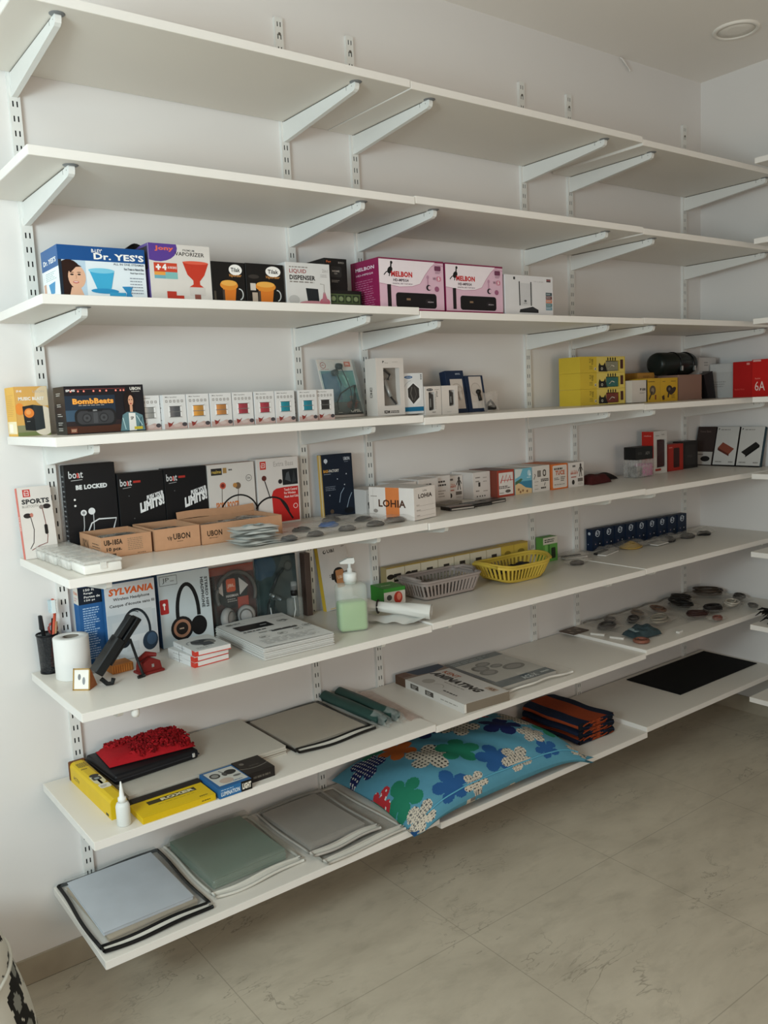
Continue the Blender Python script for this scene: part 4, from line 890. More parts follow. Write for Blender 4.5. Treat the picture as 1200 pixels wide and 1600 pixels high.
mb.grid(f, 24, 18, pm('#4a1c1c', .8, 0, .2, 60, .4)); mb.grid(lambda u, v: ((u-.5)*.155, (v-.5)*.10, .001), 4, 4, pm('#4a1c1c', .8))
mb.build('cloth_pouch', None, (2.455, -.105, z5c+.0005), (0, 0, .1), 'dark maroon cloth pouch right of the last bulb box', 'pouch')
mb = MB(); mb.grid(lambda u, v: ((u-.5)*.13, (v-.5)*.07, .001+.026*(sin(pi*u)*sin(pi*v))**.4*(1+.1*sin(u*11))), 20, 12, pm('#231f1e', .8, 0, .2, 60, .3)); mb.grid(lambda u, v: ((u-.5)*.13, (v-.5)*.07, .001), 2, 2, pm('#231f1e', .8))
mb.build('cloth_pouch', None, (2.585, -.055, z5c+.0005), (0, 0, 0), 'black cloth pouch behind the maroon one', 'pouch')
# small boxes right of the pouches
r = empty('clear_tub', (2.6890, -.150, z5c), (0, 0, 0), 'clear tub with pink contents under a small black box', 'tub')
mb = MB(); mb.box(0, 0, 0, .112, .07, .072, film('#d0ccc6', .4, .15), bev=.004, seg=2); mb.build('tub', r)
mb = MB()
for k in range(6): mb.box(.047+.010*k, .003, .004, .055+.010*k, .05, .050+.004*(k % 2), pm('#b64b86' if k % 2 else '#c65c96', .4), bev=.002)
mb.box(.005, .005, .003, .040, .05, .045, pm('#3c3b38', .5), bev=.003); mb.build('contents', r)
carton('watch_box', (2.6900, -.145, z5c+.0722), .108, .06, .050, '#1a1918', 'small black box on top of the clear pink tub', front=lambda a: (a.bg('#191817'), a.t('ADV', .55, .35, .82, .6, '#77736e', .02), a.bars(.1, .4, .4, .6, 2, '#4a4744')))
def A(a): a.t('realme', .15, .88, .42, .915, '#8a847e'); a.rr(.12, .06, .55, .115, .02, '#a33b30'); a.bars(.6, .88, .9, .94, 1, '#9b958f')
def cont(mb, u0, v0, u1, v1, D): mb.box(u0+.003, .002, v0+.002, u1-.003, .012, v1-.003, pm('#3c1517', .35), bev=.004, seg=2)
def AL(a): a.bg('#b8291f'); a.t('5W', .3, .45, .7, .56, '#eadcd4', .03); a.t('realme', .2, .88, .8, .91, '#d9a79f')
window_box((2.8600, -.105, z5c), .092, .058, .176, '#cfcac4', 'white phone case box with red side and dark red case', (.24, .14, .90, .80), A, '#5a2320', cont, left=AL, name='phone_case_box')
def A(a): a.bg('#a32a1e'); a.rr(.35, .12, .75, .86, .05, '#3a1a17'); a.bars(.05, .85, .3, .92, 1, '#d08a7f')
carton('phone_case_box', (2.9750, -.095, z5c), .108, .045, .113, '#a32a1e', 'red phone case box with dark window, left of black box', front=A)
def A(a): a.bg('#23201f'); a.rr(.15, .12, .85, .86, .05, '#2f2b2a'); a.bars(.3, .4, .7, .5, 2, '#4a4543')
carton('phone_case_box', (3.0950, -.085, z5c), .112, .05, .118, '#23201f', 'black phone case box, right of the red one', front=A)
# power bank packs leaning on the right wall
def A(a): a.bg('#3b302d'); a.r(.02, .02, .98, .35, '#b9b4ae'); a.t('Power Bank', .15, .85, .75, .9, '#6b5c57', .01); a.e(.62, .17, .25, .07, '#262423'); a.bars(.08, .25, .6, .31, 1, '#6b665f')
def pb(c):
    def A(a):
        a.bg('#cbc8c3'); a.r(0, 0, 1, .03, '#1d1c1b'); a.t('P', .06, .91, .12, .955, '#2b2927', .05); a.bars(.18, .90, .8, .94, 1, '#8b8680', .5)
        a.poly([(.14, .46), (.34, .60), (.88, .44), (.68, .30)] if c == 0 else [(.14, .36), (.34, .28), (.88, .54), (.70, .62)], '#8a4a3a' if c == 0 else '#232221'); a.poly([(.14, .46), (.68, .30), (.68, .25), (.14, .40)] if c == 0 else [(.34, .28), (.88, .54), (.88, .49), (.34, .23)], '#5d2f25' if c == 0 else '#111')
        a.bars(.1, .08, .5, .13, 1, '#8b8680', .6); a.bars(.7, .08, .92, .13, 1, '#8b8680', .6)
    return A
for k, (y, w, art, lb, bs) in enumerate(((-.012, .090, A, 'dark brown power bank box leaning in the corner of fifth shelf', '#2e2624'), (-.108, .105, pb(0), 'white power bank box picturing a red brown power bank', '#26221f'), (-.220, .108, pb(1), 'white power bank box picturing a black power bank', '#1f3a44'))):
    carton('power_bank_box', (3.282, y, z5c+.001), w, .020, .176, bs, lb, 'box', 'power bank boxes leaning on the right wall', yaw=-pi/2, lean=.26, front=art, seam=False)

# ================================================================== sixth shelf
z6, z6b, z6c = Z[6]
def A(a):
    a.bg('#cfd3d6'); a.r(.02, .30, .98, .60, '#bcc3c8')
    for p in ((.1, .35, .3, .5), (.7, .4, .9, .62), (.35, .1, .6, .22)): a.r(p[0], p[1], p[2], p[3], '#c3c8cb')
    a.t('SYLVANIA', .08, .845, .97, .935, '#d2622f', .05, .15); a.t('Wireless Headphone', .16, .765, .88, .815, '#2b2b2b', .02); a.t('Casque d\'\u00e9coute sans fil', .08, .685, .97, .735, '#2b2b2b', .02)
    a.line([(.565+.275*cos(radians(t)), .34+.29*sin(radians(t))) for t in range(190, -16, -10)], .032, '#20282f'); a.line([(.535+.23*cos(radians(t)), .36+.25*sin(radians(t))) for t in range(185, 60, -10)], .012, '#313a41')
    a.e(.30, .24, .13, .085, '#1a2129'); a.e(.83, .19, .155, .125, '#27384a', rot=-.2); a.e(.86, .21, .10, .08, '#3c5570', rot=-.2)
carton('headphone_box', (0.5600, -0.082, z6), .136, .020, .207, '#2a5f92', 'white wireless headphone box with slanted orange title on sixth shelf', front=A, seam=False)
def A(a):
    a.bg('#2b5f97'); a.r(0, .78, 1, 1, '#15202e')
    for k, t in enumerate(('150 ft', 'Range', 'Portee de', '150 pi')): a.t(t, .10, .945-k*.045, .10+.055*len(t)*.55, .975-k*.045, W_)
    a.bars(.06, .06, .34, .74, 22, '#a9c3de', .45)
def AL(a): a.bg('#2766a3'); a.r(0, .78, 1, 1, '#e4ddd3'); a.t('SYLVANIA', .12, .90, .88, .94, '#d2622f', .04); a.bars(.15, .81, .8, .87, 2, '#c99')
carton('headphone_box', (0.5020, -0.054, z6), .150, .040, .205, '#2766a3', 'blue backed headphone box standing behind the orange titled one', front=A, left=AL, seam=False)
def A(a):
    a.bg('#c3ced2'); a.r(.035, .84, .37, .97, '#6d7476'); a.r(.045, .848, .36, .962, '#c3ced2'); a.t('JP', .09, .87, .22, .945, '#4b4f50', .0); a.bars(.24, .88, .33, .91, 1, '#7c8284')
    a.rr(.01, .46, .17, .66, .02, '#b02c2c'); a.c(.09, .59, .02, W_); a.line([(.09, .57), (.09, .52)], .015, W_)
    a.line([(.53+.205*cos(radians(t)), .42+.40*sin(radians(t))) for t in range(200, -16, -9)], .052, '#17191b')
    a.e(.39, .23, .215, .165, '#1b1c1e'); a.e(.39, .23, .165, .125, '#a97c63'); a.e(.39, .23, .115, .085, '#23201e'); a.bars(.34, .21, .44, .25, 1, '#c9b49f'); a.e(.72, .23, .155, .135, '#151618')
    a.t('HEADPHONE', .81, .46, .87, .88, '#2f3335', .03, rot=-90); a.t('STEREO HIFI', .895, .46, .95, .88, '#2f3335', .03, rot=-90)
carton('headphone_box', (0.7140, -0.062, z6), .153, .040, .205, '#2a5a86', 'pale grey headphone box picturing black headphones with copper earcup', front=A, seam=False, lean=.03)
# two clear hanging packs with real headsets inside
def clam(x, w, h, label, back, draw, y=-.056):
    r = empty('headphone_pack', (x, y, z6), (-.04, 0, 0), label, 'headphone pack')
    mb = MB(); mb.box(0, .030, 0, w, .033, h, pm(back, .5, 0, .1)); a = Art(mb, (0, .030, 0), (w, 0, 0), (0, 0, h)); draw(a); mb.build('backing_card', r)
    mb = MB(); mb.box(.001, -.004, .002, w-.001, .0295, h-.002, film('#9fb4b4', .06, .08, .05), bev=.006, seg=2); mb.build('clear_cover', r)
    return r
def D(a):
    a.bg('#4a241e'); a.r(0, .88, 1, 1, '#8d4a3c'); a.r(0, 0, .14, .88, '#36241f'); a.e(.5, .62, .34, .28, '#2a1f1e'); a.rr(.38, .60, .58, .80, .03, '#c9552a'); a.t('JBL', .40, .66, .56, .72, '#e8c9b5')
    a.poly([(.16, .66), (.30, .80), (.30, .55)], '#c9c3be'); a.poly([(.66, .80), (.86, .66), (.66, .53)], '#c9c3be'); a.t('HARMAN', .36, .52, .62, .56, '#cfc8c2'); a.r(.60, .30, .84, .50, '#a3402c'); a.bars(.38, .44, .60, .50, 2, '#a9a19b')
r = clam(.8780, .148, .192, 'clear pack of grey headphones on a brown red card', '#4a241e', D)
def headset(mb, cx, cz, R, m, m2, cups):
    pts = [(cx+R*cos(t), .012, cz+R*sin(t)*1.05) for t in [pi*(-.12+1.24*i/22) for i in range(23)]]
    mb.tube(pts, .0055, m, 8)
    for sx in cups:
        T = Matrix.Translation((cx+sx[0], .012, cz+sx[1])) @ Matrix.Rotation(sx[2], 4, 'Z') @ Matrix.Rotation(pi/2, 4, 'X')
        mb.lathe([(.0001, .014), (.020, .013), (.026, .006), (.027, -.004), (.022, -.010), (.0001, -.012)], m2, 22, T=T, sy=1.15)
        mb.lathe([(.016, .0145), (.018, .016), (.020, .0145)], m, 22, T=T, cap=False, sy=1.15)
mb = MB(); headset(mb, .078, .110, .062, pm('#57534f', .4), pm('#9a9895', .45), [(-.034, -.066, .5), (.026, -.068, -.5)]); mb.build('headphones', r)
def D(a):
    a.bg('#182a2f'); a.e(.2, .85, .3, .2, '#24425a'); a.e(.3, .45, .3, .25, '#0f2c2e'); a.poly([(.30, .42), (.66, .98), (.86, .98), (.98, .04), (.55, .04)], '#3d4240'); a.e(.80, .82, .11, .09, '#2c2d2b'); a.e(.80, .82, .08, .06, '#4f504c')
r = clam(1.0320, .140, .198, 'clear pack with black microphone headset, dark teal card', '#22373d', D)
mb = MB(); K = pm('#121415', .35)
mb.tube([(.020, .014, .010), (.026, .012, .06), (.040, .012, .10), (.060, .012, .135), (.085, .012, .16)], .005, K); mb.tube([(.034, .008, .092), (.066, .008, .150)], .0055, K)
mb.tube([(.030, .004, .090), (.040, .004, .083)], .005, pm('#9aa3a5', .3, .5)); mb.tube([(.042, .004, .082), (.062, .004, .070)], .006, pm('#6b7476', .3, .4)); mb.tube([(.028, .006, .05), (.030, .006, .02)], .002, pm('#d5dadb', .3)); mb.tube([(.046, .01, .07), (.042, .01, .04), (.05, .01, .012)], .003, K)
mb.build('headset', r)
mb = MB(); mb.box(0, 0, 0, .020, .03, .195, pm('#55463f', .5), bev=.001); mb.build('thin_brown_box', None, (1.1860, -.050, z6), (0, 0, 0), 'thin brown box edge beside the black microphone headset pack', 'box')
def A(a):
    a.bg('#cdc8c3'); a.c(.22, .915, .028, '#2b2826'); a.c(.23, .92, .016, '#cdc8c3'); a.t('U&I', .31, .89, .56, .945, '#3a3633', .03); a.bars(.82, .94, .96, .97, 1, '#6b655f')
    a.rr(.42, .38, .80, .64, .09, '#1f1d1c'); a.rr(.34, .46, .44, .56, .02, '#2b2826'); a.rr(.80, .48, 1.0, .56, .015, '#77716b'); a.rr(.50, .32, .78, .60, .02, '#bd8457'); a.t('U&I', .56, .46, .72, .51, '#e6cfb3'); a.r(.14, .02, .98, .03, '#d8b23c'); a.bars(.28, .5, .32, .56, 2, '#3a3633')
carton('watch_box', (1.2560, -.050, z6), .106, .020, .202, '#cdc8c3', 'white smart watch box with yellow edge, behind the sanitizer bottle', front=A, left=lambda a: a.bg('#d8b23c'), lean=.10, rz=-.05, seam=False)
# small spray bottle
r = empty('spray_bottle', (1.1220, -.085, z6), (0, 0, 0), 'small clear spray bottle with black cap, behind the paper stack', 'bottle')
mb = MB(); mb.box(-.024, -.013, 0, .024, .013, .078, film('#b5bbb8', .18, .08, 0, 0), bev=.008, seg=3); mb.lathe([(.009, .076), (.009, .084)], film('#b5bbb8', .4, .08), 16); mb.build('bottle', r)
mb = MB(); mb.tube([(0, 0, .084), (.002, 0, .04), (-.008, 0, .004)], .0016, pm('#dfe3e2', .3)); mb.build('dip_tube', r)
mb = MB(); mb.lathe([(.0105, .083), (.0105, .097), (.008, .099), (.008, .110), (.0001, .111)], pm('#1c1a19', .35), 18); mb.lathe([(.0095, .0995), (.0092, .124), (.0001, .125)], film('#c9cdcc', .25, .08), 18); mb.build('sprayer', r)
# hand sanitizer
r = empty('sanitizer_bottle', (1.1900, -.285, z6), (0, 0, -.35), 'pump bottle half full of green sanitizer on the sixth shelf', 'bottle')
mb = MB(); mb.box(-.043, -.027, 0, .043, .027, .138, film('#dbe3da', .30, .2, 0, 0), bev=.012, seg=4); mb.lathe([(.018, .136), (.016, .147)], film('#dbe3da', .5, .2, 0, 0), 22); mb.build('bottle', r)
mb = MB(); mb.box(-.0405, -.0245, .002, .0405, .0245, .088, pm('#93b877', .25, 0, .04), bev=.010, seg=3); mb.build('green_gel', r)
mb = MB(); Wp = pm('#e3e6e3', .35); mb.lathe([(.0001, .144), (.0195, .144), (.0195, .166), (.017, .169), (.007, .170), (.007, .180), (.0045, .181), (.0045, .196), (.0001, .196)], Wp, 24)
mb.prism([(-.030, .200), (-.028, .196), (.010, .193), (.014, .198), (.012, .210), (-.006, .210)], -.007, .007, Wp, 'y'); mb.build('pump', r)
# thick stack of printed sheets
mb = MB(); pw = pm('#d9d8d4', .7, 0, .02); pe = pm('#c3c0ba', .8, 0, .1, 200)
w, d = .210, .292
for k in range(17):
    dx, dy = .0018*sin(k*1.7), .0016*cos(k*2.3)
    mb.box(dx, dy, .0002+k*.0019, w+dx, d+dy, .0002+k*.0019+.0015, pw if k % 2 else pe)
def f(u, v): return (w*u+.002, d*v, .0335+.004*sin(pi*u)*v+.006*max(0, .25-v)*(1-u)+.012*max(0, v-.82)*(u))
mb.grid(f, 12, 16, pw)
T = Art(mb, (.002, 0, .0365), (w, 0, 0), (0, d, 0)); T.k = 6
T.line([(.06, .86), (.95, .88)], .004, '#3a3a3a'); T.bars(.08, .89, .7, .93, 2, '#4a4a4a', .6); T.r(.10, .62, .60, .80, '#1c1c1c'); T.bars(.45, .69, .55, .73, 1, '#ddd')
T.bars(.1, .54, .5, .57, 1, '#2b2b2b', .8); T.r(.42, .42, .80, .45, '#2b2b2b'); T.bars(.25, .40, .9, .52, 1, '#666', .1)
for cx, cy in ((.78, .72), (.22, .30), (.48, .30), (.74, .34), (.92, .40)): T.arc(cx, cy, .045, 10, 350, .004, '#4a4a4a', 14); T.bars(cx-.04, cy-.01, cx+.04, cy+.015, 1, '#3a3a3a', .8)
T.line([(.8, .74), (.86, .70), (.80, .70)], .014, '#2b2b2b'); T.bars(.08, .05, .92, .22, 4, '#8a8a8a', .2)
mb.build('paper_stack', None, (.8600, -.362, z6+.0003), (0, 0, -.03), 'thick stack of printed white sheets on the sixth shelf', 'paper stack')
# three flat white and red boxes piled up
for k, (a, dx) in enumerate(((.09, 0), (.10, .001), (.0, .004))):
    def F_(q): q.bg('#d4cfcb'); q.r(0, .08, .1, .92, '#c23a2c'); q.r(0, .0, 1, .18, '#c23a2c')
    def L_(q): q.bg('#d0cfcd'); q.r(.86, 0, 1, 1, '#c23a2c'); q.bars(.2, .3, .6, .6, 1, '#9a9794'); q.r(.42, 0, .435, 1, '#3a3836')
    def T_(q):
        q.bg('#ced0cd'); q.e(.55, .52, .32, .20, '#55585a'); q.e(.48, .60, .22, .14, '#2c2e30'); q.e(.70, .45, .16, .12, '#7d7a74'); q.arc(.35, .55, .16, 40, 200, .03, '#8a8d8f', 10); q.bars(.15, .1, .6, .22, 2, '#8f9190'); q.r(.42, .25, .72, .5, '#3b3d40')
    carton('earphone_box', (.7040+dx, -.285+dx*.5, z6+.0003+.0138*k), .100, .135, .0134, '#d4cfcb', '%s flat white and red box in the pile of three' % ('lowest', 'middle', 'topmost')[k], 'box', 'three flat boxes piled before the headphone boxes', yaw=a, front=F_, left=L_, top=T_ if k == 2 else (lambda q: q.bg('#ced0cd')), seam=False, bev=.0006)
# pen cup and what it holds
r = empty('pen_cup', (.4220, -.038, z6), (0, 0, 0), 'black wire mesh pen cup at the shelf left end', 'pen cup')
msh = film('#17191d', .82, .4, 0, 350)
mb = MB(); mb.lathe([(.0235, .003), (.0245, .05), (.0262, .098)], msh, 30, cap=False); mb.build('mesh_wall', r)
mb = MB(); kb = pm('#15161a', .35, .3); mb.lathe([(.0272, .096), (.0282, .0985), (.0272, .101), (.0258, .0985), (.0272, .096)], kb, 30, cap=False); mb.build('rim', r)
mb = MB(); mb.lathe([(.0001, .0), (.0245, .0), (.0245, .006), (.0001, .006)], kb, 30); mb.build('base', r)
def stick(name, p0, p1, rad, c, label, cat, extra=None, n=8):
    mb = MB(); mb.tube([p0, p1], rad, pm(c, .4), n)
    if extra: extra(mb)
    return mb.build(name, label=label, cat=cat, group=None)
b0 = Vector((.422, -.038, z6))
stick('cutter_knife', b0+Vector((-.002, 0, .012)), b0+Vector((-.013, -.002, .148)), .0052, '#1d1e20', 'black snap blade cutter standing in the mesh cup', 'cutter', lambda mb: mb.box(.404, -.047, z6+.112, .413, -.036, z6+.150, pm('#232528', .35), bev=.002))
stick('marker_pen', b0+Vector((.006, .004, .012)), b0+Vector((.019, .004, .135)), .0040, '#17181a', 'black pen leaning right in the mesh cup', 'pen')
stick('wooden_pencil', b0+Vector((.008, -.006, .012)), b0+Vector((.024, -.006, .128)), .0030, '#c9a27b', 'bare wood pencil in the mesh cup', 'pencil', None, 6)
mb = MB(); mb.tube([b0+Vector((.004, .0, .012)), b0+Vector((.020, 0, .125)), b0+Vector((.024, 0, .150))], [.003, .0042, .0035], pm('#c9573f', .4)); mb.box(.440, -.045, z6+.146, .4475, -.032, z6+.186, pm('#c9573f', .4), bev=.002)
mb.box(.4375, -.046, z6+.150, .4475, -.046+.004, z6+.184, pm('#e3ecec', .6)); mb.box(.432, -.044, z6+.152, .4398, -.033, z6+.184, pm('#bfd0d6', .8, 0, .2, 400)); mb.box(.4475, -.044, z6+.152, .4520, -.033, z6+.182, pm('#e8e6e0', .8, 0, .2, 400))
mb.build('toothbrush', label='orange toothbrush with wide bristles in the mesh cup', cat='toothbrush')
mb = MB(); mb.tube([(b0+Vector((.018+.010*cos(t), .010, .108+.014*sin(t)))) for t in [2*pi*i/16 for i in range(16)]], .003, pm('#a94a44', .4), 7, closed=True); mb.tube([b0+Vector((.005, .005, .015)), b0+Vector((.014, .010, .095))], .003, pm('#8d8f90', .3, .8)); mb.build('scissors', label='scissors with red handle tucked into the mesh cup', cat='scissors')
# white tape roll
r = empty('label_roll', (.4550, -.122, z6), (0, 0, 0), 'large white paper roll standing in front of the mesh cup', 'paper roll')
mb = MB(); mb.lathe([(.0195, .001), (.0415, 0), (.0425, .002), (.0425, .102), (.041, .1035), (.0200, .1035), (.0195, .1025), (.0195, .001)], pm('#e4e3df', .7, 0, .02), 44, cap=False); mb.build('paper', r)
mb = MB(); mb.lathe([(.0165, .002), (.0193, .002), (.0193, .1030), (.0165, .1030), (.0165, .002)], pm('#7d766c', .9), 30, cap=False); mb.build('core', r)
# desk clock
r = empty('desk_clock', (.4180, -.232, z6), (0, 0, -.75), 'tiny gold framed desk clock with brown sides', 'clock')
mb = MB(); mb.prism([(0, 0), (.012, .050), (.040, .0)], 0, .042, pm('#9a5a2e', .45, 0, .15, 60), 'x'); mb.build('case', r)
mb = MB(); gd = pm('#c9a566', .25, .8)
def fp(u, t): return (u, t*.012-.0012, t*.050)
for (u0, t0, u1, t1) in ((0, 0, .042, .06), (0, .94, .042, 1), (0, 0, .003, 1), (.039, 0, .042, 1)):
    a0 = fp(u0, t0); a1 = fp(u1, t0); a2 = fp(u1, t1); a3 = fp(u0, t1); q = [a0, a1, a2, a3]; mb.add([(p[0], p[1]-.0012, p[2]) for p in q]+[(p[0], p[1]+.001, p[2]) for p in q], [(0, 1, 2, 3), (7, 6, 5, 4), (0, 4, 5, 1), (1, 5, 6, 2), (2, 6, 7, 3), (3, 7, 4, 0)], gd)
mb.build('gold_frame', r)
mb = MB(); a = Art(mb, fp(.003, .06), (.036, 0, 0), (0, .0106, .044)); a.bg('#e6e2da'); a.e(.35, .62, .10, .16, '#77797a'); a.e(.66, .42, .10, .2, '#8a8c8c'); mb.build('face', r)
# black folding phone stand
def stand_mesh():
    mb = MB(); K = pm('#111213', .4); K2 = pm('#1b1d1e', .35)
    T = Matrix.Translation((.492, -.222, z6+.030)) @ Matrix.Rotation(.70, 4, 'Y')
    mb.box(-.020, -.022, -.012, .003, .020, .086, K2, T=T, bev=.002); mb.box(-.004, -.020, .02, .009, .018, .150, K, T=T, bev=.002); mb.box(-.020, -.014, .06, -.006, .012, .146, K2, T=T, bev=.002)
    return mb
r = empty('phone_stand', (0, 0, 0), (0, 0, 0), 'black folding phone stand sloping up in front of headphone box', 'phone stand')
stand_mesh().build('cradle', r)
mb = MB(); K = pm('#1a1c1d', .4); mb.tube([(.478, -.255, z6+.020), (.490, -.262, z6+.006), (.502, -.262, z6+.005), (.506, -.262, z6+.016)], .0055, K); mb.build('front_hook', r)
mb = MB(); mb.tube([(.560, -.245, z6+.098), (.570, -.252, z6+.05), (.580, -.258, z6+.008)], .0035, K); mb.tube([(.566, -.262, z6+.004), (.584, -.258, z6+.004)], .0045, K); mb.build('rear_leg', r)
mb = MB(); mb.box(0, 0, 0, .056, .05, .022, pm('#b9773a', .6, 0, .2, 60), bev=.002)
for k in range(9): mb.box(.003+k*.006, -.0008, .002, .0045+k*.006, .0005, .020, pm('#8a5527', .6))
mb.build('ribbed_box', None, (.5300, -.185, z6), (0, 0, .05), 'small orange brown ribbed box behind the black phone stand', 'box')
mb = MB(); mb.box(0, 0, 0, .05, .045, .028, film('#c9cbc4', .35, .1), bev=.003, seg=2); mb.build('clear_box', None, (.520, -.130, z6), (0, 0, 0), 'small clear plastic box behind the ribbed brown box', 'box')
r = empty('hole_punch', (.5950, -.235, z6), (0, 0, .12), 'small maroon desk punch behind the stand leg', 'desk punch')
mr = pm('#6d1f1c', .4); mb = MB(); mb.box(-.018, -.018, 0, .045, .030, .007, mr, bev=.002); mb.build('base', r)
mb = MB(); mb.prism([(-.014, .007), (.040, .007), (.036, .028), (.012, .040), (-.010, .030)], -.012, .022, mr, 'y'); mb.box(.012, -.0135, .016, .018, -.0118, .024, pm('#a8a4a0', .3, .7)); mb.build('body', r)
mb = MB(); mb.tube([(-.014, .005, .036), (.008, .005, .047), (.034, .005, .040)], [.006, .008, .005], mr); mb.build('handle', r)
mb = MB(); mb.lathe([(.0001, 0), (.0075, .001), (.0095, .006), (.0095, .018), (.006, .022)], pm('#dcdad5', .4), 20); mb.build('rubber_foot_knob', None, (.5045, -.396, z6-TH-.0222), label='white rubber knob under the left end of the sixth shelf', cat='knob')
# white cloth roll tied in the middle
r = empty('cloth_bundle', (0, 0, 0), (0, 0, 0), 'rolled white plastic sheet tied with black band, right of sanitizer', 'rolled sheet')
wm = pm('#d3d2cc', .55, 0, .06, 20, .3)
def roll(p0, p1, r0, r1, mb, m, turns=2.2):
    p0, p1 = Vector(p0), Vector(p1); ax = (p1-p0).normalized(); e1 = ax.cross(Vector((0, 0, 1))).normalized(); e2 = e1.cross(ax)
    def f(u, v):
        t = u*turns*2*pi; rr_ = (r0+(r1-r0)*v)*(1-.32*u)*(1+.05*sin(5*t+v*9))
        return tuple(p0+(p1-p0)*v+e1*rr_*cos(t)+e2*rr_*sin(t)*.85)
    mb.grid(f, 60, 12, m)
mb = MB(); roll((1.300, -.262, z6b+.040), (1.400, -.385, z6b+.026), .018, .028, mb, wm); mb.build('rolled_end', r)
mb = MB(); roll((1.262, -.195, z6+.046), (1.300, -.262, z6b+.040), .034, .018, mb, wm, 1.3)
mb.grid(lambda u, v: (1.262+.14*u*(.5+.5*v), -.275-.11*u+.07*v*(1-u), z6b+.004+.010*v+.003*sin(u*14)), 16, 5, wm); mb.build('gathered_sheet', r)
mb = MB(); mb.tube([(1.300+.014*cos(t), -.262+.012*cos(t), z6b+.040+.019*sin(t)) for t in [2*pi*i/18 for i in range(18)]], .0025, pm('#2a2624', .6), 6, closed=True); mb.build('black_band', r)
def A(a): a.bg('#cfcabf'); a.r(0, 0, 1, .12, '#3f7f35'); a.r(0, .80, 1, 1, '#3f8f38'); a.e(.66, .45, .2, .32, '#b83a2a'); a.e(.70, .5, .10, .2, '#e0806a'); a.e(.25, .5, .12, .15, '#4a4a44'); a.bars(.05, .2, .4, .3, 1, '#555')
carton('green_box', (1.3950, -.165, z6b+.0005), .078, .085, .060, '#3a8a34', 'green topped box with red picture, behind the rolled white sheet', front=A, top=lambda a: (a.bg('#3f8f38'), a.bars(.2, .4, .7, .6, 1, '#bcd8b0')), yaw=-.12)

# row of small cream boxes along the wall
xs = [1.4960, 1.5740, 1.6430, 1.7200, 1.7940, 1.8690, 1.9500, 2.0240, 2.0900, 2.1640]
ordn = ['first from the left', 'second from the left', 'third from the left', 'fourth from the left', 'fifth, in the middle', 'fourth from the right', 'third from the right', 'second from the right', 'last at the right']
for k in range(9):
    yel = k >= 7
    def A(a, k=k, yel=yel):
        a.bg('#cbb04a' if yel else '#d6cfba'); a.r(0, .95, 1, 1, '#a98f4c')
        if k < 2: a.e(.22, .66, .2, .09, '#2d2822')
        if yel: a.e(.5, .66, .25, .1, '#8f7a2e')
        else: a.r(.40 if k < 2 else .34, .46, .80 if k < 2 else .70, .74, '#3a3530'); a.bars(.44, .5, .64, .66, 1, '#cfc5a8', .5)
        a.bars(.1, .1, .8, .35, 3, '#a3987a')
    carton('mouse_box', (xs[k]+.0006, -.047, z6b), xs[k+1]-xs[k]-.0015, .033, .096, '#a8966c' if not yel else '#c9a93a', '%s box %s in the row behind the baskets' % ('yellow' if yel else 'cream', ordn[k]), 'box', 'small boxes in a row behind the baskets', front=A, seam=False)
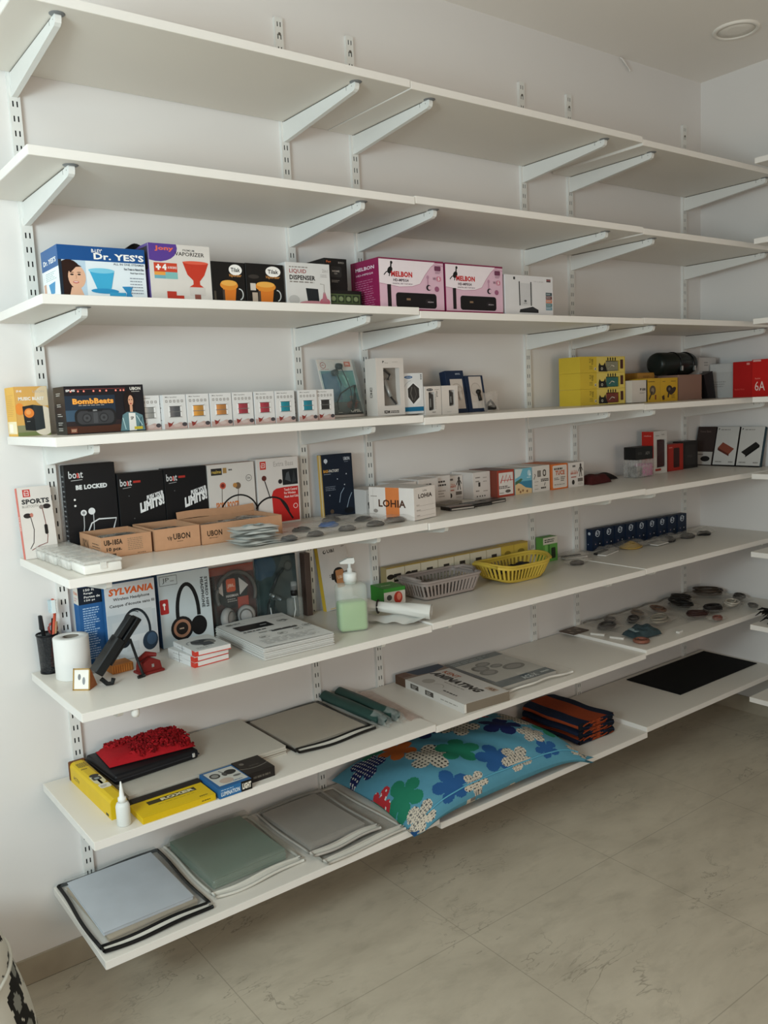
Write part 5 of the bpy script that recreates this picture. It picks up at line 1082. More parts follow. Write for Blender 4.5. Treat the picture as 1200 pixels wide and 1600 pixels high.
# slatted baskets
def basket(loc, wb, db, wt, dt, h, c, label, rounded, yaw=0, ns=11):
    r = empty('plastic_basket', loc, (0, 0, yaw), label, 'basket', 'slatted plastic baskets on the sixth shelf'); m = pm(c, .45, 0, .03)
    def ring(w, d, z, n=64):
        # rounded rectangle walked at even steps
        q = min(w, d)*(.46 if rounded else .14); a, c_ = w/2-q, d/2-q; seg = [2*c_, pi*q/2, 2*a, pi*q/2]*2; tot = sum(seg); P = []
        for i in range(n):
            t = tot*i/n; k = 0
            while t > seg[k]: t -= seg[k]; k += 1
            if k == 0: p = (a+q, -c_+t)
            elif k == 1: p = (a+q*cos(t/q), c_+q*sin(t/q))
            elif k == 2: p = (a-t, c_+q)
            elif k == 3: p = (-a-q*sin(t/q), c_+q*cos(t/q))
            elif k == 4: p = (-a-q, c_-t)
            elif k == 5: p = (-a-q*cos(t/q), -c_-q*sin(t/q))
            elif k == 6: p = (-a+t, -c_-q)
            else: p = (a+q*sin(t/q), -c_-q*cos(t/q))
            P.append((p[0], p[1], z+(.014*(abs(p[0])/(w/2))**4 if rounded else 0)))
        return P
    n = 96; R0, R1 = ring(wb, db, .004, n), ring(wt, dt, h, n)
    def lerp(i, t):
        a, b = Vector(R0[i % n]), Vector(R1[i % n]); k = 1+(.10*sin(pi*t) if rounded else .03*sin(pi*t)); q = a.lerp(b, t); return Vector((q.x*k, q.y*k, q.z))
    mb = MB(); mb.tube([(p[0], p[1], p[2]) for p in R1], .0045, m, 8, closed=True); mb.tube([tuple(Vector(p)*1.02) for p in R1], .003, m, 6, closed=True)
    mb.grid(lambda u, v: tuple(lerp(int(u*n), .80+.2*v)*1.0), n, 2, m, False); mb.grid(lambda u, v: tuple(lerp(int(u*n), .80+.2*v)*.985), n, 2, m, False); mb.build('rim', r)
    mb = MB()
    # openwork wall: slats between lower and upper band
    for i in range(0, n):
        solid = (i % 2 == 0)
        a, b = (i, i+1)
        if solid: mb.add([tuple(lerp(a, .14)), tuple(lerp(b, .14)), tuple(lerp(b, .82)), tuple(lerp(a, .82)), tuple(lerp(a, .14)*.975), tuple(lerp(b, .14)*.975), tuple(lerp(b, .82)*.975), tuple(lerp(a, .82)*.975)],
                         [(0, 1, 2, 3), (7, 6, 5, 4), (0, 3, 7, 4), (1, 5, 6, 2)], m)
    mb.grid(lambda u, v: tuple(lerp(int(u*n), .16*v)), n, 2, m, False); mb.grid(lambda u, v: tuple(lerp(int(u*n), .16*v)*.98), n, 2, m, False); mb.build('slatted_wall', r)
    mb = MB(); mb.add([tuple(p) for p in ring(wb, db, .005, n)], [tuple(range(n))], m); mb.add([tuple(p) for p in ring(wb, db, .0025, n)], [tuple(range(n-1, -1, -1))], m); mb.build('floor_panel', r)
    for sx in (-1, 1):
        mb = MB(); mb.tube([(sx*wt*.46, -dt*.34, h+.002), (sx*wt*.515, -dt*.16, h+.009), (sx*wt*.515, dt*.16, h+.009), (sx*wt*.46, dt*.34, h+.002)], .006, m, 8); mb.build('handle', r)
    return r
basket((1.6480, -.135, z6b), .215, .120, .250, .150, .062, '#a1958f', 'grey plastic basket holding dark items on the sixth shelf', False, -.01)
basket((1.9680, -.158, z6b), .235, .125, .285, .170, .062, '#d0b44a', 'yellow plastic basket holding black cables on the sixth shelf', True, 0.0)
for k, (x, y, c, n_) in enumerate(((1.58, -.13, '#5c5754', 'at the left'), (1.64, -.12, '#45403d', 'in the middle'), (1.70, -.14, '#6b6561', 'right of the middle'), (1.735, -.12, '#353130', 'at the right'))):
    sachet((x, y, z6b+.020+.004*(k % 2)), .075, .085, (0, 0, k*.7), film('#a29b95', .3, .15, .3, 50), 'bagged grey item in the grey basket, %s' % n_, 80+k, 'bagged cable', 'bagged items in the grey basket', .02, 'cable_bag', coil(0, 0, .024, .004, c, 3, .8, k))
for k, (x, y, n_) in enumerate(((1.90, -.15, 'at the left'), (1.97, -.16, 'in the middle'), (2.035, -.145, 'at the right'))):
    mb = MB(); coil(0, 0, .034, .0036, ('#201e1e', '#1a1a1c', '#272425')[k], 5, .75, k+5)(mb); mb.build('coiled_cable', None, (x, y, z6b+.030), (.1, 0, k), 'black coiled cable in the yellow basket, %s' % n_, 'cable', 'black cables in the yellow basket')
def A(a): a.bg('#5f9a46'); a.r(0, .72, 1, 1, '#cfcabb'); a.bars(.1, .78, .9, .94, 2, '#3a3a34', .6); a.r(.1, .1, .3, .7, '#7ab860'); a.rr(.55, .12, .85, .56, .05, '#28301f'); a.r(.35, .1, .45, .7, '#3f7a34')
carton('light_bulb_box', (2.2420, -.052, z6b), .080, .038, .095, '#5f9a46', 'green and white bulb box behind the yellow basket right end', front=A, seam=False)
# navy boxes with round white logo, in a row
for k in range(9):
    u = k/8
    def A(a):
        a.bg('#14233a'); a.c(.5, .78, .155, '#c3ccd6'); a.c(.5, .78, .12, '#14233a'); a.t('JLT', .28, .70, .74, .86, '#c3ccd6', .05); a.rr(.16, .12, .44, .42, .04, '#1f2d44'); a.rr(.56, .12, .86, .42, .04, '#0e1a2c'); a.c(.30, .30, .03, '#a98b8b'); a.c(.70, .3, .03, '#c9c9c9')
    def AL(a): a.bg('#16263f'); a.c(.5, .8, .07, '#c3ccd6'); a.c(.3, .3, .03, '#8a93a2')
    carton('charger_box', (2.5330+.0675*k, -.048-.0032*k, z6c), .0662, .030, .088, '#14233a', 'navy box with round white logo, %s of the row of nine' % ('first from left', 'second from left', 'third from left', 'fourth from left', 'middle one', 'fourth from right', 'third from right', 'second from right', 'last at right')[k], 'box', 'navy boxes with a round white logo', front=A, left=AL, seam=False, bev=.0008)
# loose packs before the navy boxes
cf2 = film('#c9c3ba', .20, .07, .9, 36)
def white_card(w, l, c='#d9d5cf', c2='#26262a'):
    def f(mb): mb.box(-w*.42, -l*.42, .002, w*.42, l*.1, .006, pm(c, .5)); mb.box(-w*.36, l*.12, .002, w*.36, l*.40, .009, pm(c2, .45), bev=.002)
    return f
packs = [(2.385, -.075, .13, .065, -.25, white_card(.12, .055), 'clear pack with white card and black strip, right of yellow basket', z6b), (2.300, -.165, .12, .06, .1, coil(0, 0, .026, .004, '#4a4441', 3, .8, 3), 'clear bag with dark coil before the white card pack', z6b),
         (2.530, -.115, .14, .07, .25, white_card(.14, .07, '#dcd9d4', '#1c1c1e'), 'clear pack with wide white card lying on the middle bay edge', z6b), (2.690, -.115, .15, .115, 0, coil(0, 0, .050, .0045, '#b3934a', 8, .75, 9), 'clear bag holding a yellow cable coil', z6c),
         (2.815, -.150, .10, .07, .1, white_card(.10, .07, '#d5d2cc', '#8a8784'), 'clear pack with small white plug, right of yellow cable coil', z6c), (2.905, -.140, .12, .08, .3, coil(0, 0, .036, .006, '#2c2a2b', 4, .7, 11), 'clear bag with black cable before navy boxes', z6c),
         (3.030, -.150, .12, .07, .1, coil(0, 0, .034, .006, '#3f3d3c', 4, .7, 12), 'clear bag with dark grey cable before last navy boxes', z6c), (3.130, -.165, .09, .06, -.4, coil(0, 0, .026, .006, '#1d1c1c', 3, .7, 13), 'small clear bag with black adapter near the right corner', z6c)]
for k, (x, y, w, l, a, ct, lb, zz) in enumerate(packs):
    sachet((x, y, zz+.0015), w, l, (0, 0, a), cf2, lb, 100+k, 'bagged cable', 'bagged cables before the navy boxes', .028, 'cable_bag', ct)

# ================================================================== seventh shelf
z7, z7b, z7c = Z[7]
yel = '#d9b71c'
# long yellow box with rounded top lying front to back
r = empty('sealer_box', (.4480, -.335, z7), (0, 0, .02), 'long yellow box lying front to back at the left end of seventh shelf', 'box')
mb = MB(); w, d, h = .040, .285, .050
prof = [(0, 0), (w, 0), (w, h-.010), (w-.003, h-.003), (w-.010, h), (.010, h), (.003, h-.003), (0, h-.010)]
mb.prism(prof, 0, d, pm(yel, .42, 0, .05), 'y'); T = Art(mb, (.006, 0, h), (w-.012, 0, 0), (0, d, 0)); Lf = Art(mb, (0, d, 0), (0, -d, 0), (0, 0, h-.01))
T.bars(.05, .82, .95, .93, 4, '#4a3f14', .6, .1); T.bars(.05, .75, .8, .79, 1, '#5c5018'); T.rr(.0, .36, 1, .60, .06, '#d8cfa8'); T.e(.5, .57, .42, .035, '#2b2823'); T.rr(.12, .46, .88, .54, .015, '#3a372f'); T.rr(.3, .48, .7, .52, .01, '#8f9a96'); T.rr(.05, .26, 1, .36, .02, '#e0dbca'); T.bars(.15, .28, .8, .33, 2, '#6b665a')
Lf.t('ACTIV', .08, .35, .24, .60, '#4a3f14', .03); Lf.rr(.88, .06, .94, .22, .03, '#2c2a25'); mb.build('carton', r)
mb = MB(); mb.box(-.001, d, 0, w+.001, d+.012, h, pm('#6b3f22', .6), bev=.002); mb.build('brown_end', r)
# pale laminated sheets
mb = MB(); w, d = .440, .270; pl = pm('#c3bdb1', .35, 0, .03)
for k in range(6): mb.box(.001*(k % 2), .0012*((k*2) % 3), .0003+.0038*k, w-.001*(k % 3), d-.001*(k % 2), .0003+.0038*k+.0032, pl if k != 2 else pm('#8c8478', .5))
mb.grid(lambda u, v: (w*u, d*v, .0232+.0012*sin(pi*u)*sin(pi*v)), 8, 8, pl); mb.build('sheet_stack', None, (.5080, -.290, z7), (0, 0, 0), 'wide pale stack of laminating sheets under the black case', 'sheet stack')
# black flat case with a red chenille mitt on top
r = empty('black_case', (.5020, -.215, z7+.0245), (0, 0, .06), 'flat black case lying on the pale sheets under red mitt', 'case')
mb = MB(); mb.box(0, 0, 0, .232, .190, .026, pm('#17171a', .45), bev=.008, seg=3); mb.box(-.001, -.001, .011, .233, .191, .014, pm('#2c2c30', .5), bev=.0005); mb.build('shell', r)
mb = MB(); mb.box(.212, -.0035, .008, .219, .001, .019, pm('#d5d3d0', .3, .5), bev=.001); mb.build('zip_pull', r)
r = empty('chenille_mitt', (.6240, -.105, z7+.0520), (0, 0, -.05), 'red chenille cleaning mitt lying on the flat black case', 'cleaning mitt')
rd = pm('#a81720', .85, 0, .15, 80, .3); rd2 = pm('#8f1119', .9, 0, .15, 80)
mb = MB(); W2, L2 = .225, .150
def f(u, v):
    e = (max(0, 1-abs(2*u-1)**4)*max(0, 1-abs(2*v-1)**4))**.5
    return (W2*(u-.5), L2*(v-.5)*(1-.15*(1-u)), .002+.020*e)
mb.grid(f, 20, 14, rd); mb.grid(lambda u, v: (W2*(u-.5), L2*(v-.5)*(1-.15*(1-u)), .001), 4, 4, rd2); mb.build('body', r)
mb = MB(); R = random.Random(5)
for k in range(560):
    u, v = R.uniform(.10, .99), R.uniform(.02, .99)
    if u < .30 and v < .62: continue
    x, y, z = f(u, v); a = R.uniform(0, 6.28); l = R.uniform(.006, .014)
    mb.tube([(x, y, z-.002), (x+cos(a)*l*.5, y+sin(a)*l*.5, z+.006), (x+cos(a)*l, y+sin(a)*l, z+.006-R.uniform(0, .006))], [.0028, .0033, .0024], rd if R.random() < .6 else rd2, 5)
mb.build('chenille_pile', r, kind='stuff')
mb = MB(); mb.box(0, 0, 0, .180, .026, .018, pm('#26231f', .4), bev=.002); mb.build('black_strip', None, (.5050, -.3215, z7), (0, 0, 0), 'black flat strip box between pale sheets and yellow flat box', 'box')
def T_(a): a.bg(yel); a.poly([(.30, .44), (.86, .66), (.86, .92), (.30, .70)], '#3f3a22'); a.tq('BOXER', ((.42, .53), (.84, .69), (.84, .87), (.42, .71)), '#d8cfa8', .06); a.bars(.4, .28, .8, .40, 1, '#8a7a1c', .3)
def F_(a): a.bg('#d2b01a'); a.bars(.80, .4, .96, .6, 1, '#5c5018', .8)
def T_(a):
    a.bg(yel); a.poly([(.20, .62), (.86, .62), (.86, .86), (.20, .86)], '#3f3a22'); a.t('ROXER', .38, .66, .84, .83, '#d8cfa8', .06); a.bars(.30, .46, .8, .52, 1, '#8a7a1c', .3); a.bars(.80, .10, .96, .18, 1, '#5c5018', .7)
carton('flat_box', (.4955, -.4060, z7), .185, .0835, .016, yel, 'flat yellow box with black lettered strip, near shelf front', front=F_, top=T_, seam=False)
def T_(a):
    a.bg('#2a5f92'); a.poly([(.10, .12), (.97, .12), (.95, .93), (.08, .93)], '#c6c6bf'); a.e(.28, .66, .15, .14, '#3a3a38'); a.e(.28, .66, .10, .09, '#8f8f8a'); a.e(.74, .66, .18, .13, '#2b2b2a', rot=.2); a.e(.55, .62, .07, .1, '#4a4846'); a.e(.42, .30, .2, .14, '#b9a79a'); a.line([(.5, .85), (.6, .62)], .03, '#555'); a.e(.80, .40, .12, .05, '#6b6b68'); a.bars(.55, .15, .9, .22, 1, '#2a5f92')
def F_(a): a.bg('#2c679c'); a.r(.66, 0, 1, 1, '#161616'); a.t('LUMINATION', .06, .2, .62, .62, '#d7dfe3', .03); a.bars(.06, .72, .5, .85, 1, '#b7cbd9'); a.t('LIGHT', .70, .2, .97, .8, '#e3ddd0', .06)
carton('light_box', (.6865, -.4120, z7), .090, .112, .026, '#2a5f92', 'blue sided box with pictured gadgets beside the flat yellow box', front=F_, top=T_, seam=False)
def T_(a): a.bg('#26221f'); a.e(.22, .72, .08, .08, '#6b655e'); a.arc(.5, 1.1, .8, 235, 300, .02, '#8a847b', 10); a.bars(.35, .42, .8, .52, 1, '#4a453f')
carton('light_box', (.7785, -.3860, z7), .078, .092, .026, '#231f1d', 'black flat box with thin white curve beside blue sided box', front=lambda a: (a.bg('#231f1d'), a.bars(.2, .3, .95, .6, 1, '#5a544c', .7)), top=T_, seam=False)
r = empty('glue_bottle', (.4640, -.3730, z7), (0, 0, 0), 'small white glue bottle with pointed nozzle before yellow long box', 'bottle')
gw = pm('#d8dad6', .35, 0, .02); mb = MB(); mb.lathe([(.0001, 0), (.0145, 0), (.016, .002), (.016, .046), (.0135, .053), (.008, .056), (.0001, .056)], gw, 24); mb.build('bottle', r)
mb = MB(); mb.lathe([(.0095, .055), (.0095, .066), (.006, .068), (.0048, .080), (.0015, .104), (.0001, .1045)], pm('#e3e4e0', .35), 20); mb.build('nozzle', r)
# zipped clear bags
def zip_bag(loc, yaw, w, d, h, edge, label, seed, fz=.16, bw=.0036, tint='#b9b6ae', sag=.004, group=None, front_drop=0.0):
    r = empty('zip_bag', loc, (0, 0, yaw), label, 'document bag', group); m = film(tint, fz, .10, .25, 14); R = random.Random(seed); p = [R.uniform(0, 6) for _ in range(5)]
    def f(u, v):
        e = max(0, min(1, min(u, 1-u)*w/.014))**.6*max(0, min(1, min(v, 1-v)*d/.014))**.6
        return (w*u+.003*sin(v*6+p[0]), d*v+.004*sin(u*6+p[1]), .0012+h*e+sag*.12*(1+sin(u*9+p[2])*sin(v*8+p[3])))
    mb = MB(); mb.grid(f, 60, 60, m); mb.grid(lambda u, v: (f(u, v)[0], f(u, v)[1], .0008), 6, 6, m); mb.build('clear_film', r)
    em = pm(edge, .45, 0, .05)
    def E(u, v, dz=0): q = f(u, v); return (q[0], q[1], max(q[2], bw+.0008)+dz)
    mb = MB()
    [mb.tube(c, bw, em, 6) for c in ([E(0, i/16) for i in range(17)], [E(1, i/16) for i in range(17)], [E(i/16, 1) for i in range(17)])]; mb.build('edge_binding', r)
    mb = MB()
    def Q(u, k): return (f(u, 0)[0], f(u, 0)[1]-.020*k-.003*sin(u*5+p[4])-.010*sin(pi*u), .0022+bw+.004*(1-k)*(sin(pi*u)+.3)+.0015*sin(u*8+p[0]))
    mb.tube([Q(i/20, 0) for i in range(21)], bw*.95, em, 6); mb.tube([Q(i/20, 1) for i in range(21)], bw, em, 6)
    mb.grid(lambda u, v: Q(u, v), 20, 3, pm('#d2cec4', .5)); mb.tube([Q(0, 0), Q(0, 1)], .0034, em, 6); mb.build('zip_front', r)
    mb = MB(); q = Q(.985, .5); mb.box(q[0]-.006, q[1]-.003, q[2]+.002, q[0]+.006, q[1]+.003, q[2]+.005, pm('#c9c6c0', .25, .8), bev=.001); mb.build('zip_pull', r)
    return r
def sheaf(loc, yaw, w, d, h, c, label, n=5, name='paper_stack', cat='paper stack', wav=.0012):
    mb = MB(); R = random.Random(len(label)); m = pm(c, .6, 0, .03)
    for k in range(n):
        t = h/n; mb.box(R.uniform(0, .003), R.uniform(0, .003), t*k, w-R.uniform(0, .003), d-R.uniform(0, .003), t*(k+.85), m)
    mb.grid(lambda u, v: (w*u, d*v, h+wav*sin(pi*u)*sin(2.2*v)+.0006), 8, 8, m)
    return mb.build(name, None, loc, (0, 0, yaw), label, cat)
zip_bag((.9680, -.300, z7), .01, .258, .285, .015, '#1b1a18', 'clear zip bag with black edges and beige sheets, seventh shelf', 3)
sheaf((.9780, -.290, z7+.0030), .01, .235, .262, .006, '#b3a898', 'beige sheets inside the black edged zip bag on seventh shelf')
# teal sheet rolls in crinkled film
tl = pm('#2c4741', .45, 0, .1, 30, .2)
for k, (x0, x1, rr_, lb) in enumerate(((1.248, 1.256, .021, 'teal rolled sheet beside the black edged zip bag'), (1.304, 1.304, .020, 'second teal rolled sheet, right of the first'))):
    r = empty('teal_roll', (0, 0, 0), (0, 0, 0), lb, 'rolled sheet', 'teal sheet rolls on the seventh shelf')
    mb = MB(); roll((x0, -.025, z7+rr_), (x1, -.315, z7+rr_), rr_, rr_, mb, tl, 2.6); mb.build('sheet', r)
    mb = MB(); fm = film('#bfc4bd', .30, .08, .4, 60)
    mb.grid(lambda u, v: (x1+(rr_+.003*sin(u*22))*cos(2*pi*u)*(1-.4*v), -.285-.06*v+.004*sin(u*31), z7+rr_+.0015+(rr_+.002*sin(u*27))*sin(2*pi*u)*(1-.3*v)), 26, 5, fm); mb.build('crinkled_wrap', r)
mb = MB(); mb.grid(lambda u, v: ((1.335+.09*u-.03*v*u), -.03-.31*v, z7b+.0015+.008*sin(pi*u)*(1+.4*sin(v*13+u*5))+(.0001)), 14, 24, film('#c49a8c', .30, .15, .35, 40)); mb.grid(lambda u, v: ((1.335+.09*u-.03*v*u), -.03-.31*v, z7b+.0068 if u < .001 else z7b+.0068), 3, 3, film('#c49a8c', .12, .2)); mb.build('plastic_wrap', label='pinkish clear plastic wrap lying right of the teal rolls', cat='plastic wrap')
# white laminating box, written front to back
r = empty('laminating_box', (1.5060, -.3950, z7b), (0, 0, -.065), 'large flat white box lettered AMINATING in black, seventh shelf', 'box')
mb = MB(); w, d, h = .182, .370, .030; mb.box(0, 0, 0, w, d, h, pm('#c6c0b9', .5, 0, .03), bev=.0015)
T = Art(mb, (0, d, h), (0, -d, 0), (w, 0, 0)); T.bg('#c9c4be'); T.r(0, 0, .17, 1, '#7d6a5c'); T.poly([(.0, .22), (.14, .30), (.17, .62), (.10, .98), (0, .98)], '#27384d'); T.r(0, .0, .12, .22, '#6b4a38')
T.t('KENT', .22, .74, .44, .86, '#a5562f', .04); T.t('AMINATING', .17, .52, .86, .70, '#2a2724', .07, .25); T.bars(.45, .42, .75, .47, 1, '#8f8981'); T.e(.34, .26, .06, .12, '#a9a39b'); T.arc(.5, .18, .14, 20, 160, .015, '#a9a39b', 10); T.bars(.62, .12, .9, .2, 1, '#4a4540'); T.rr(.80, .76, .93, .90, .03, '#b3a08f'); T.t('45', .83, .79, .91, .87, '#6b4a38', .04)
Lf = Art(mb, (0, d, 0), (0, -d, 0), (0, 0, h)); Lf.bg('#cfcac3'); Lf.r(0, 0, .16, 1, '#5b4333'); Lf.r(.24, .25, .36, .78, '#4a4540'); Lf.r(.46, .25, .58, .78, '#4a4540'); Lf.bars(.26, .3, .34, .7, 3, '#cfcac3', .4); Lf.bars(.48, .3, .56, .7, 3, '#cfcac3', .4); Lf.bars(.68, .4, .95, .6, 1, '#8f8981')
F = Art(mb, (0, 0, 0), (w, 0, 0), (0, 0, h)); F.bg('#7f7466'); mb.build('carton', r)
mb = MB(); mb.box(.001, -.0015, .002, w*.04, .0005, h-.001, pm('#e0dcd4', .4)); mb.build('torn_label', r)
# printed folder sleeve beside it
r = empty('printed_folder', (1.7270, -.335, z7b+.0005), (0, 0, -.03), 'printed folder with pictures in a clear sleeve right of laminating box', 'folder')
mb = MB(); w, d, h = .250, .305, .014; mb.box(0, 0, 0, w, d, h, pm('#bdb8b0', .5, 0, .03), bev=.002); T = Art(mb, (0, 0, h), (w, 0, 0), (0, d, 0)); T.bg('#c0bcb3'); T.r(0, .86, 1, 1, '#56666b'); T.bars(.1, .88, .9, .97, 2, '#93a0a2'); T.r(0, 0, .08, 1, '#2a3947'); T.r(0, 0, 1, .17, '#46555c'); T.t('ACE-X', .45, .03, .72, .12, '#c3c9c9', .04); T.bars(.8, .04, .95, .12, 1, '#c3c9c9')
for cx, cy, ra, rb in ((.30, .62, .13, .10), (.28, .46, .14, .09), (.45, .72, .12, .07), (.72, .44, .18, .10), (.55, .58, .10, .06)): T.e(cx, cy, ra, rb, '#6b6963'); T.e(cx, cy, ra*.7, rb*.6, '#8f8c85')
mb.build('printed_card', r)
mb = MB(); fm = film('#cfcbc3', .22, .1, .3, 20); mb.grid(lambda u, v: (-.004+(w+.045*(1-v)*u+.006)*u, -.030+(d+.034)*v, .0165+.003*sin(u*9)*sin(v*7)), 18, 16, fm)
mb.tube([(-.004+.30*i/14, -.030+.004*sin(i*.9), .006+.006*sin(i*.22)) for i in range(15)], .004, pm('#d6d2ca', .4), 6); mb.build('clear_sleeve', r)
# right bay: small brown card and a large clear sheet with bagged jewellery
mb = MB(); mb.box(0, 0, 0, .092, .075, .003, pm('#5c4a3f', .5, 0, .2, 40)); T = Art(mb, (0, 0, .003), (.092, 0, 0), (0, .075, 0)); T.bg('#54443a'); [T.e(.15+.23*k, .3+.4*(k % 2), .08, .14, '#8a7a6c') for k in range(4)]; T.line([(.02, .04), (.98, .04), (.98, .96), (.02, .96), (.02, .04)], .03, '#2f2723')
mb.build('printed_card', None, (2.3520, -.100, z7b+.0125), (0, 0, .02), 'small brown printed card across the joint of middle and right boards', 'card')
mb = MB(); mb.grid(lambda u, v: (2.490+.82*u, -.300+.270*v-.05*u*(1-u), z7c+.0022+.004*abs(sin(u*17)*sin(v*6))), 40, 14, film('#9c958c', .16, .08, .4, 12)); mb.tube([(2.490+.82*i/30, -.030+.003*sin(i), z7c+.009+.003*sin(i*1.3)) for i in range(31)], .004, film('#8c857c', .5, .15), 6)
mb.build('clear_sheet', label='large clear plastic sheet spread over the right bay of seventh shelf', cat='plastic sheet')
def bangle(mb, r, th, c, n, seed, dz=.0):
    R = random.Random(seed)
    for k in range(n):
        ra = r*R.uniform(.75, 1.0); tx, ty = R.uniform(-.2, .2), R.uniform(-.2, .2); cx, cy = R.uniform(-.2, .2)*r, R.uniform(-.2, .2)*r
        mb.tube([(cx+ra*cos(t*2*pi/22)*1.25, cy+ra*.8*sin(t*2*pi/22), .006+.003*k+tx*ra*cos(t*2*pi/22)*.4+ty*ra*sin(t*2*pi/22)*.4) for t in range(22)], th, pm(c, .35, .2, .3, 120), 6, closed=True)
jw = [(2.500, -.140, .11, .08, '#4b4744', 5, 'bag of dark grey bangles, nearest the brown card'), (2.590, -.085, .09, .06, '#6b6560', 3, 'thin bag with grey rings near the wall'), (2.655, -.150, .09, .06, '#35312f', 4, 'bag with black ring bangles behind the shiny packet'),
      (2.745, -.105, .10, .07, '#7a6a5c', 4, 'bag with brown ring bangles, middle back of the sheet'), (2.850, -.130, .11, .075, '#6b5040', 5, 'bag with bronze bangles right of the brown rings'), (2.985, -.150, .15, .10, '#24211f', 8, 'bag of black bracelets at the back'),
      (3.075, -.085, .11, .08, '#2f2b28', 7, 'bag of dark bracelets near the last upright'), (3.240, -.110, .17, .12, '#4a3f35', 9, 'bag of brown bracelets in the right corner'), (2.875, -.300, .12, .08, '#3f2a26', 7, 'bag of maroon black bracelets near the shelf front'),
      (3.005, -.290, .11, .08, '#2a2624', 7, 'bag of black bracelets right of the maroon ones'), (2.890, -.378, .08, .04, '#7a4a3f', 4, 'small bag with copper rings at the shelf front'), (2.720, -.225, .16, .10, '#a39b8c', 5, 'clear bag with pale beads in the middle'),
      (3.135, -.290, .15, .08, '#c9c1b3', 6, 'clear bag with pale silvery beads near the right'), (3.265, -.250, .12, .07, '#45423e', 4, 'bag with dark tangled chain by the right wall'), (3.160, -.375, .12, .05, '#5c5853', 4, 'grey bagged ring at the front right corner')]
for k, (x, y, w, l, c, n, lb) in enumerate(jw):
    sachet((x, y, z7c+.0062), w, l, (0, 0, .3*k), cf2, lb, 140+k, 'bagged bracelets', 'bagged bracelets on the seventh shelf', .016, 'bracelet_bag', lambda mb, w=w, l=l, c=c, n=n, k=k: bangle(mb, min(w, l)*.42, .0032, c, n, k))
# shiny teal grey packet
mb = MB(); R = random.Random(9)
mb.grid(lambda u, v: (.13*(u-.5), .085*(v-.5), .002+.034*(sin(pi*u)*sin(pi*v))**.4*(1+.25*sin(u*17+v*5)*sin(v*13+u*3))), 26, 18, pm('#3b4b50', .22, .2, .35, 50, .6)); mb.grid(lambda u, v: (.13*(u-.5), .085*(v-.5), .0015), 3, 3, pm('#3b4b50', .3))
T = Art(mb, (-.062, -.030, .026), (.022, 0, 0), (0, .045, .004)); T.bg('#8fa3a8'); mb.build('shiny_packet', None, (2.520, -.290, z7c+.0062), (0, 0, -.15), 'crumpled shiny dark teal packet on the clear sheet', 'packet')
mb = MB(); mb.lathe([(.021, 0), (.029, .003), (.031, .008), (.029, .013), (.021, .016), (.019, .008), (.021, 0)], pm('#8a5a4a', .35, .2, .2, 60), 30, cap=False); mb.build('bangle', None, (2.4480, -.340, z7c+.0005), (0, 0, 0), 'single brown red bangle at the front left of right bay', 'bangle')
for k, (x, y, a) in enumerate(((2.400, -.140, -1.2), (2.412, -.222, -1.25), (2.640, -.372, .1))):
    mb = MB(); mb.box(0, 0, 0, .055 if k < 2 else .03, .014, .008, pm('#d9d6cf', .5), bev=.001); mb.build('white_tag', None, (x, y, z7c+.0004), (0, 0, a), 'white paper tag %s' % ('behind the other two on the board edge', 'left of the brown red bangle', 'at the front edge right of the bangle')[k], 'tag', 'white paper tags on the seventh shelf')
# black bristly things on the right wall shelf
mb = MB(); R = random.Random(12); K = pm('#141414', .5)
for k in range(90):
    a = R.uniform(2.2, 4.1); l = R.uniform(.05, .09); y0 = R.uniform(-.75, -.505); x0 = 3.045; zz = R.uniform(.006, .045)
    mb.tube([(x0, y0, zz), (x0+cos(a)*l*.6, y0+sin(a)*l*.3, zz+.01), (x0+cos(a)*l, y0+sin(a)*l*.45, zz+R.uniform(-.004, .01))], [.005, .004, .001], K, 5)
mb.box(3.03, -.78, .0, 3.20, -.505, .05, K, bev=.01); mb.build('brush_bundle', None, (0, 0, ZR[6]+.001), (0, 0, 0), 'bundle of black bristles on the right wall shelf', 'brush')

# ================================================================== lowest shelf
z8, z8b, z8c = Z[8]
r_ = zip_bag((.3880, -.360, z8), .0, .272, .335, .026, '#121212', 'black edged clear zip bag with white papers, left end of lowest shelf', 11, .13, .0046, '#aab0b2')
sheaf((.4120, -.352, z8+.0018), .04, .228, .292, .010, '#b3a48e', 'beige sheets under the white papers in the black edged bag', 4)
sheaf((.4050, -.335, z8+.0130), .0, .228, .280, .009, '#c7ccd3', 'white papers inside the black edged bag on the lowest shelf', 6)
zip_bag((.6830, -.330, z8), .0, .262, .310, .036, '#cfccc2', 'white edged clear zip bag with green papers on the lowest shelf', 12, .2, .0042, '#a6a79c')
sheaf((.6950, -.312, z8+.0025), .02, .222, .262, .026, '#7f9183', 'grey green papers inside the white edged zip bag', 8)
zip_bag((.9820, -.385, z8), .02, .272, .345, .006, '#bdb9b0', 'lower pale zip bag under another one, left of the pillow', 14, .26, .004, '#a8a49c')
zip_bag((.9640, -.345, z8+.011), .0, .228, .300, .021, '#b5b0a8', 'upper pale zip bag with grey sheets, left of the pillow', 13, .22, .004, '#a8a49c')
sheaf((.9780, -.332, z8+.0125), .02, .190, .262, .011, '#aca59d', 'grey sheets inside the upper pale zip bag', 5)
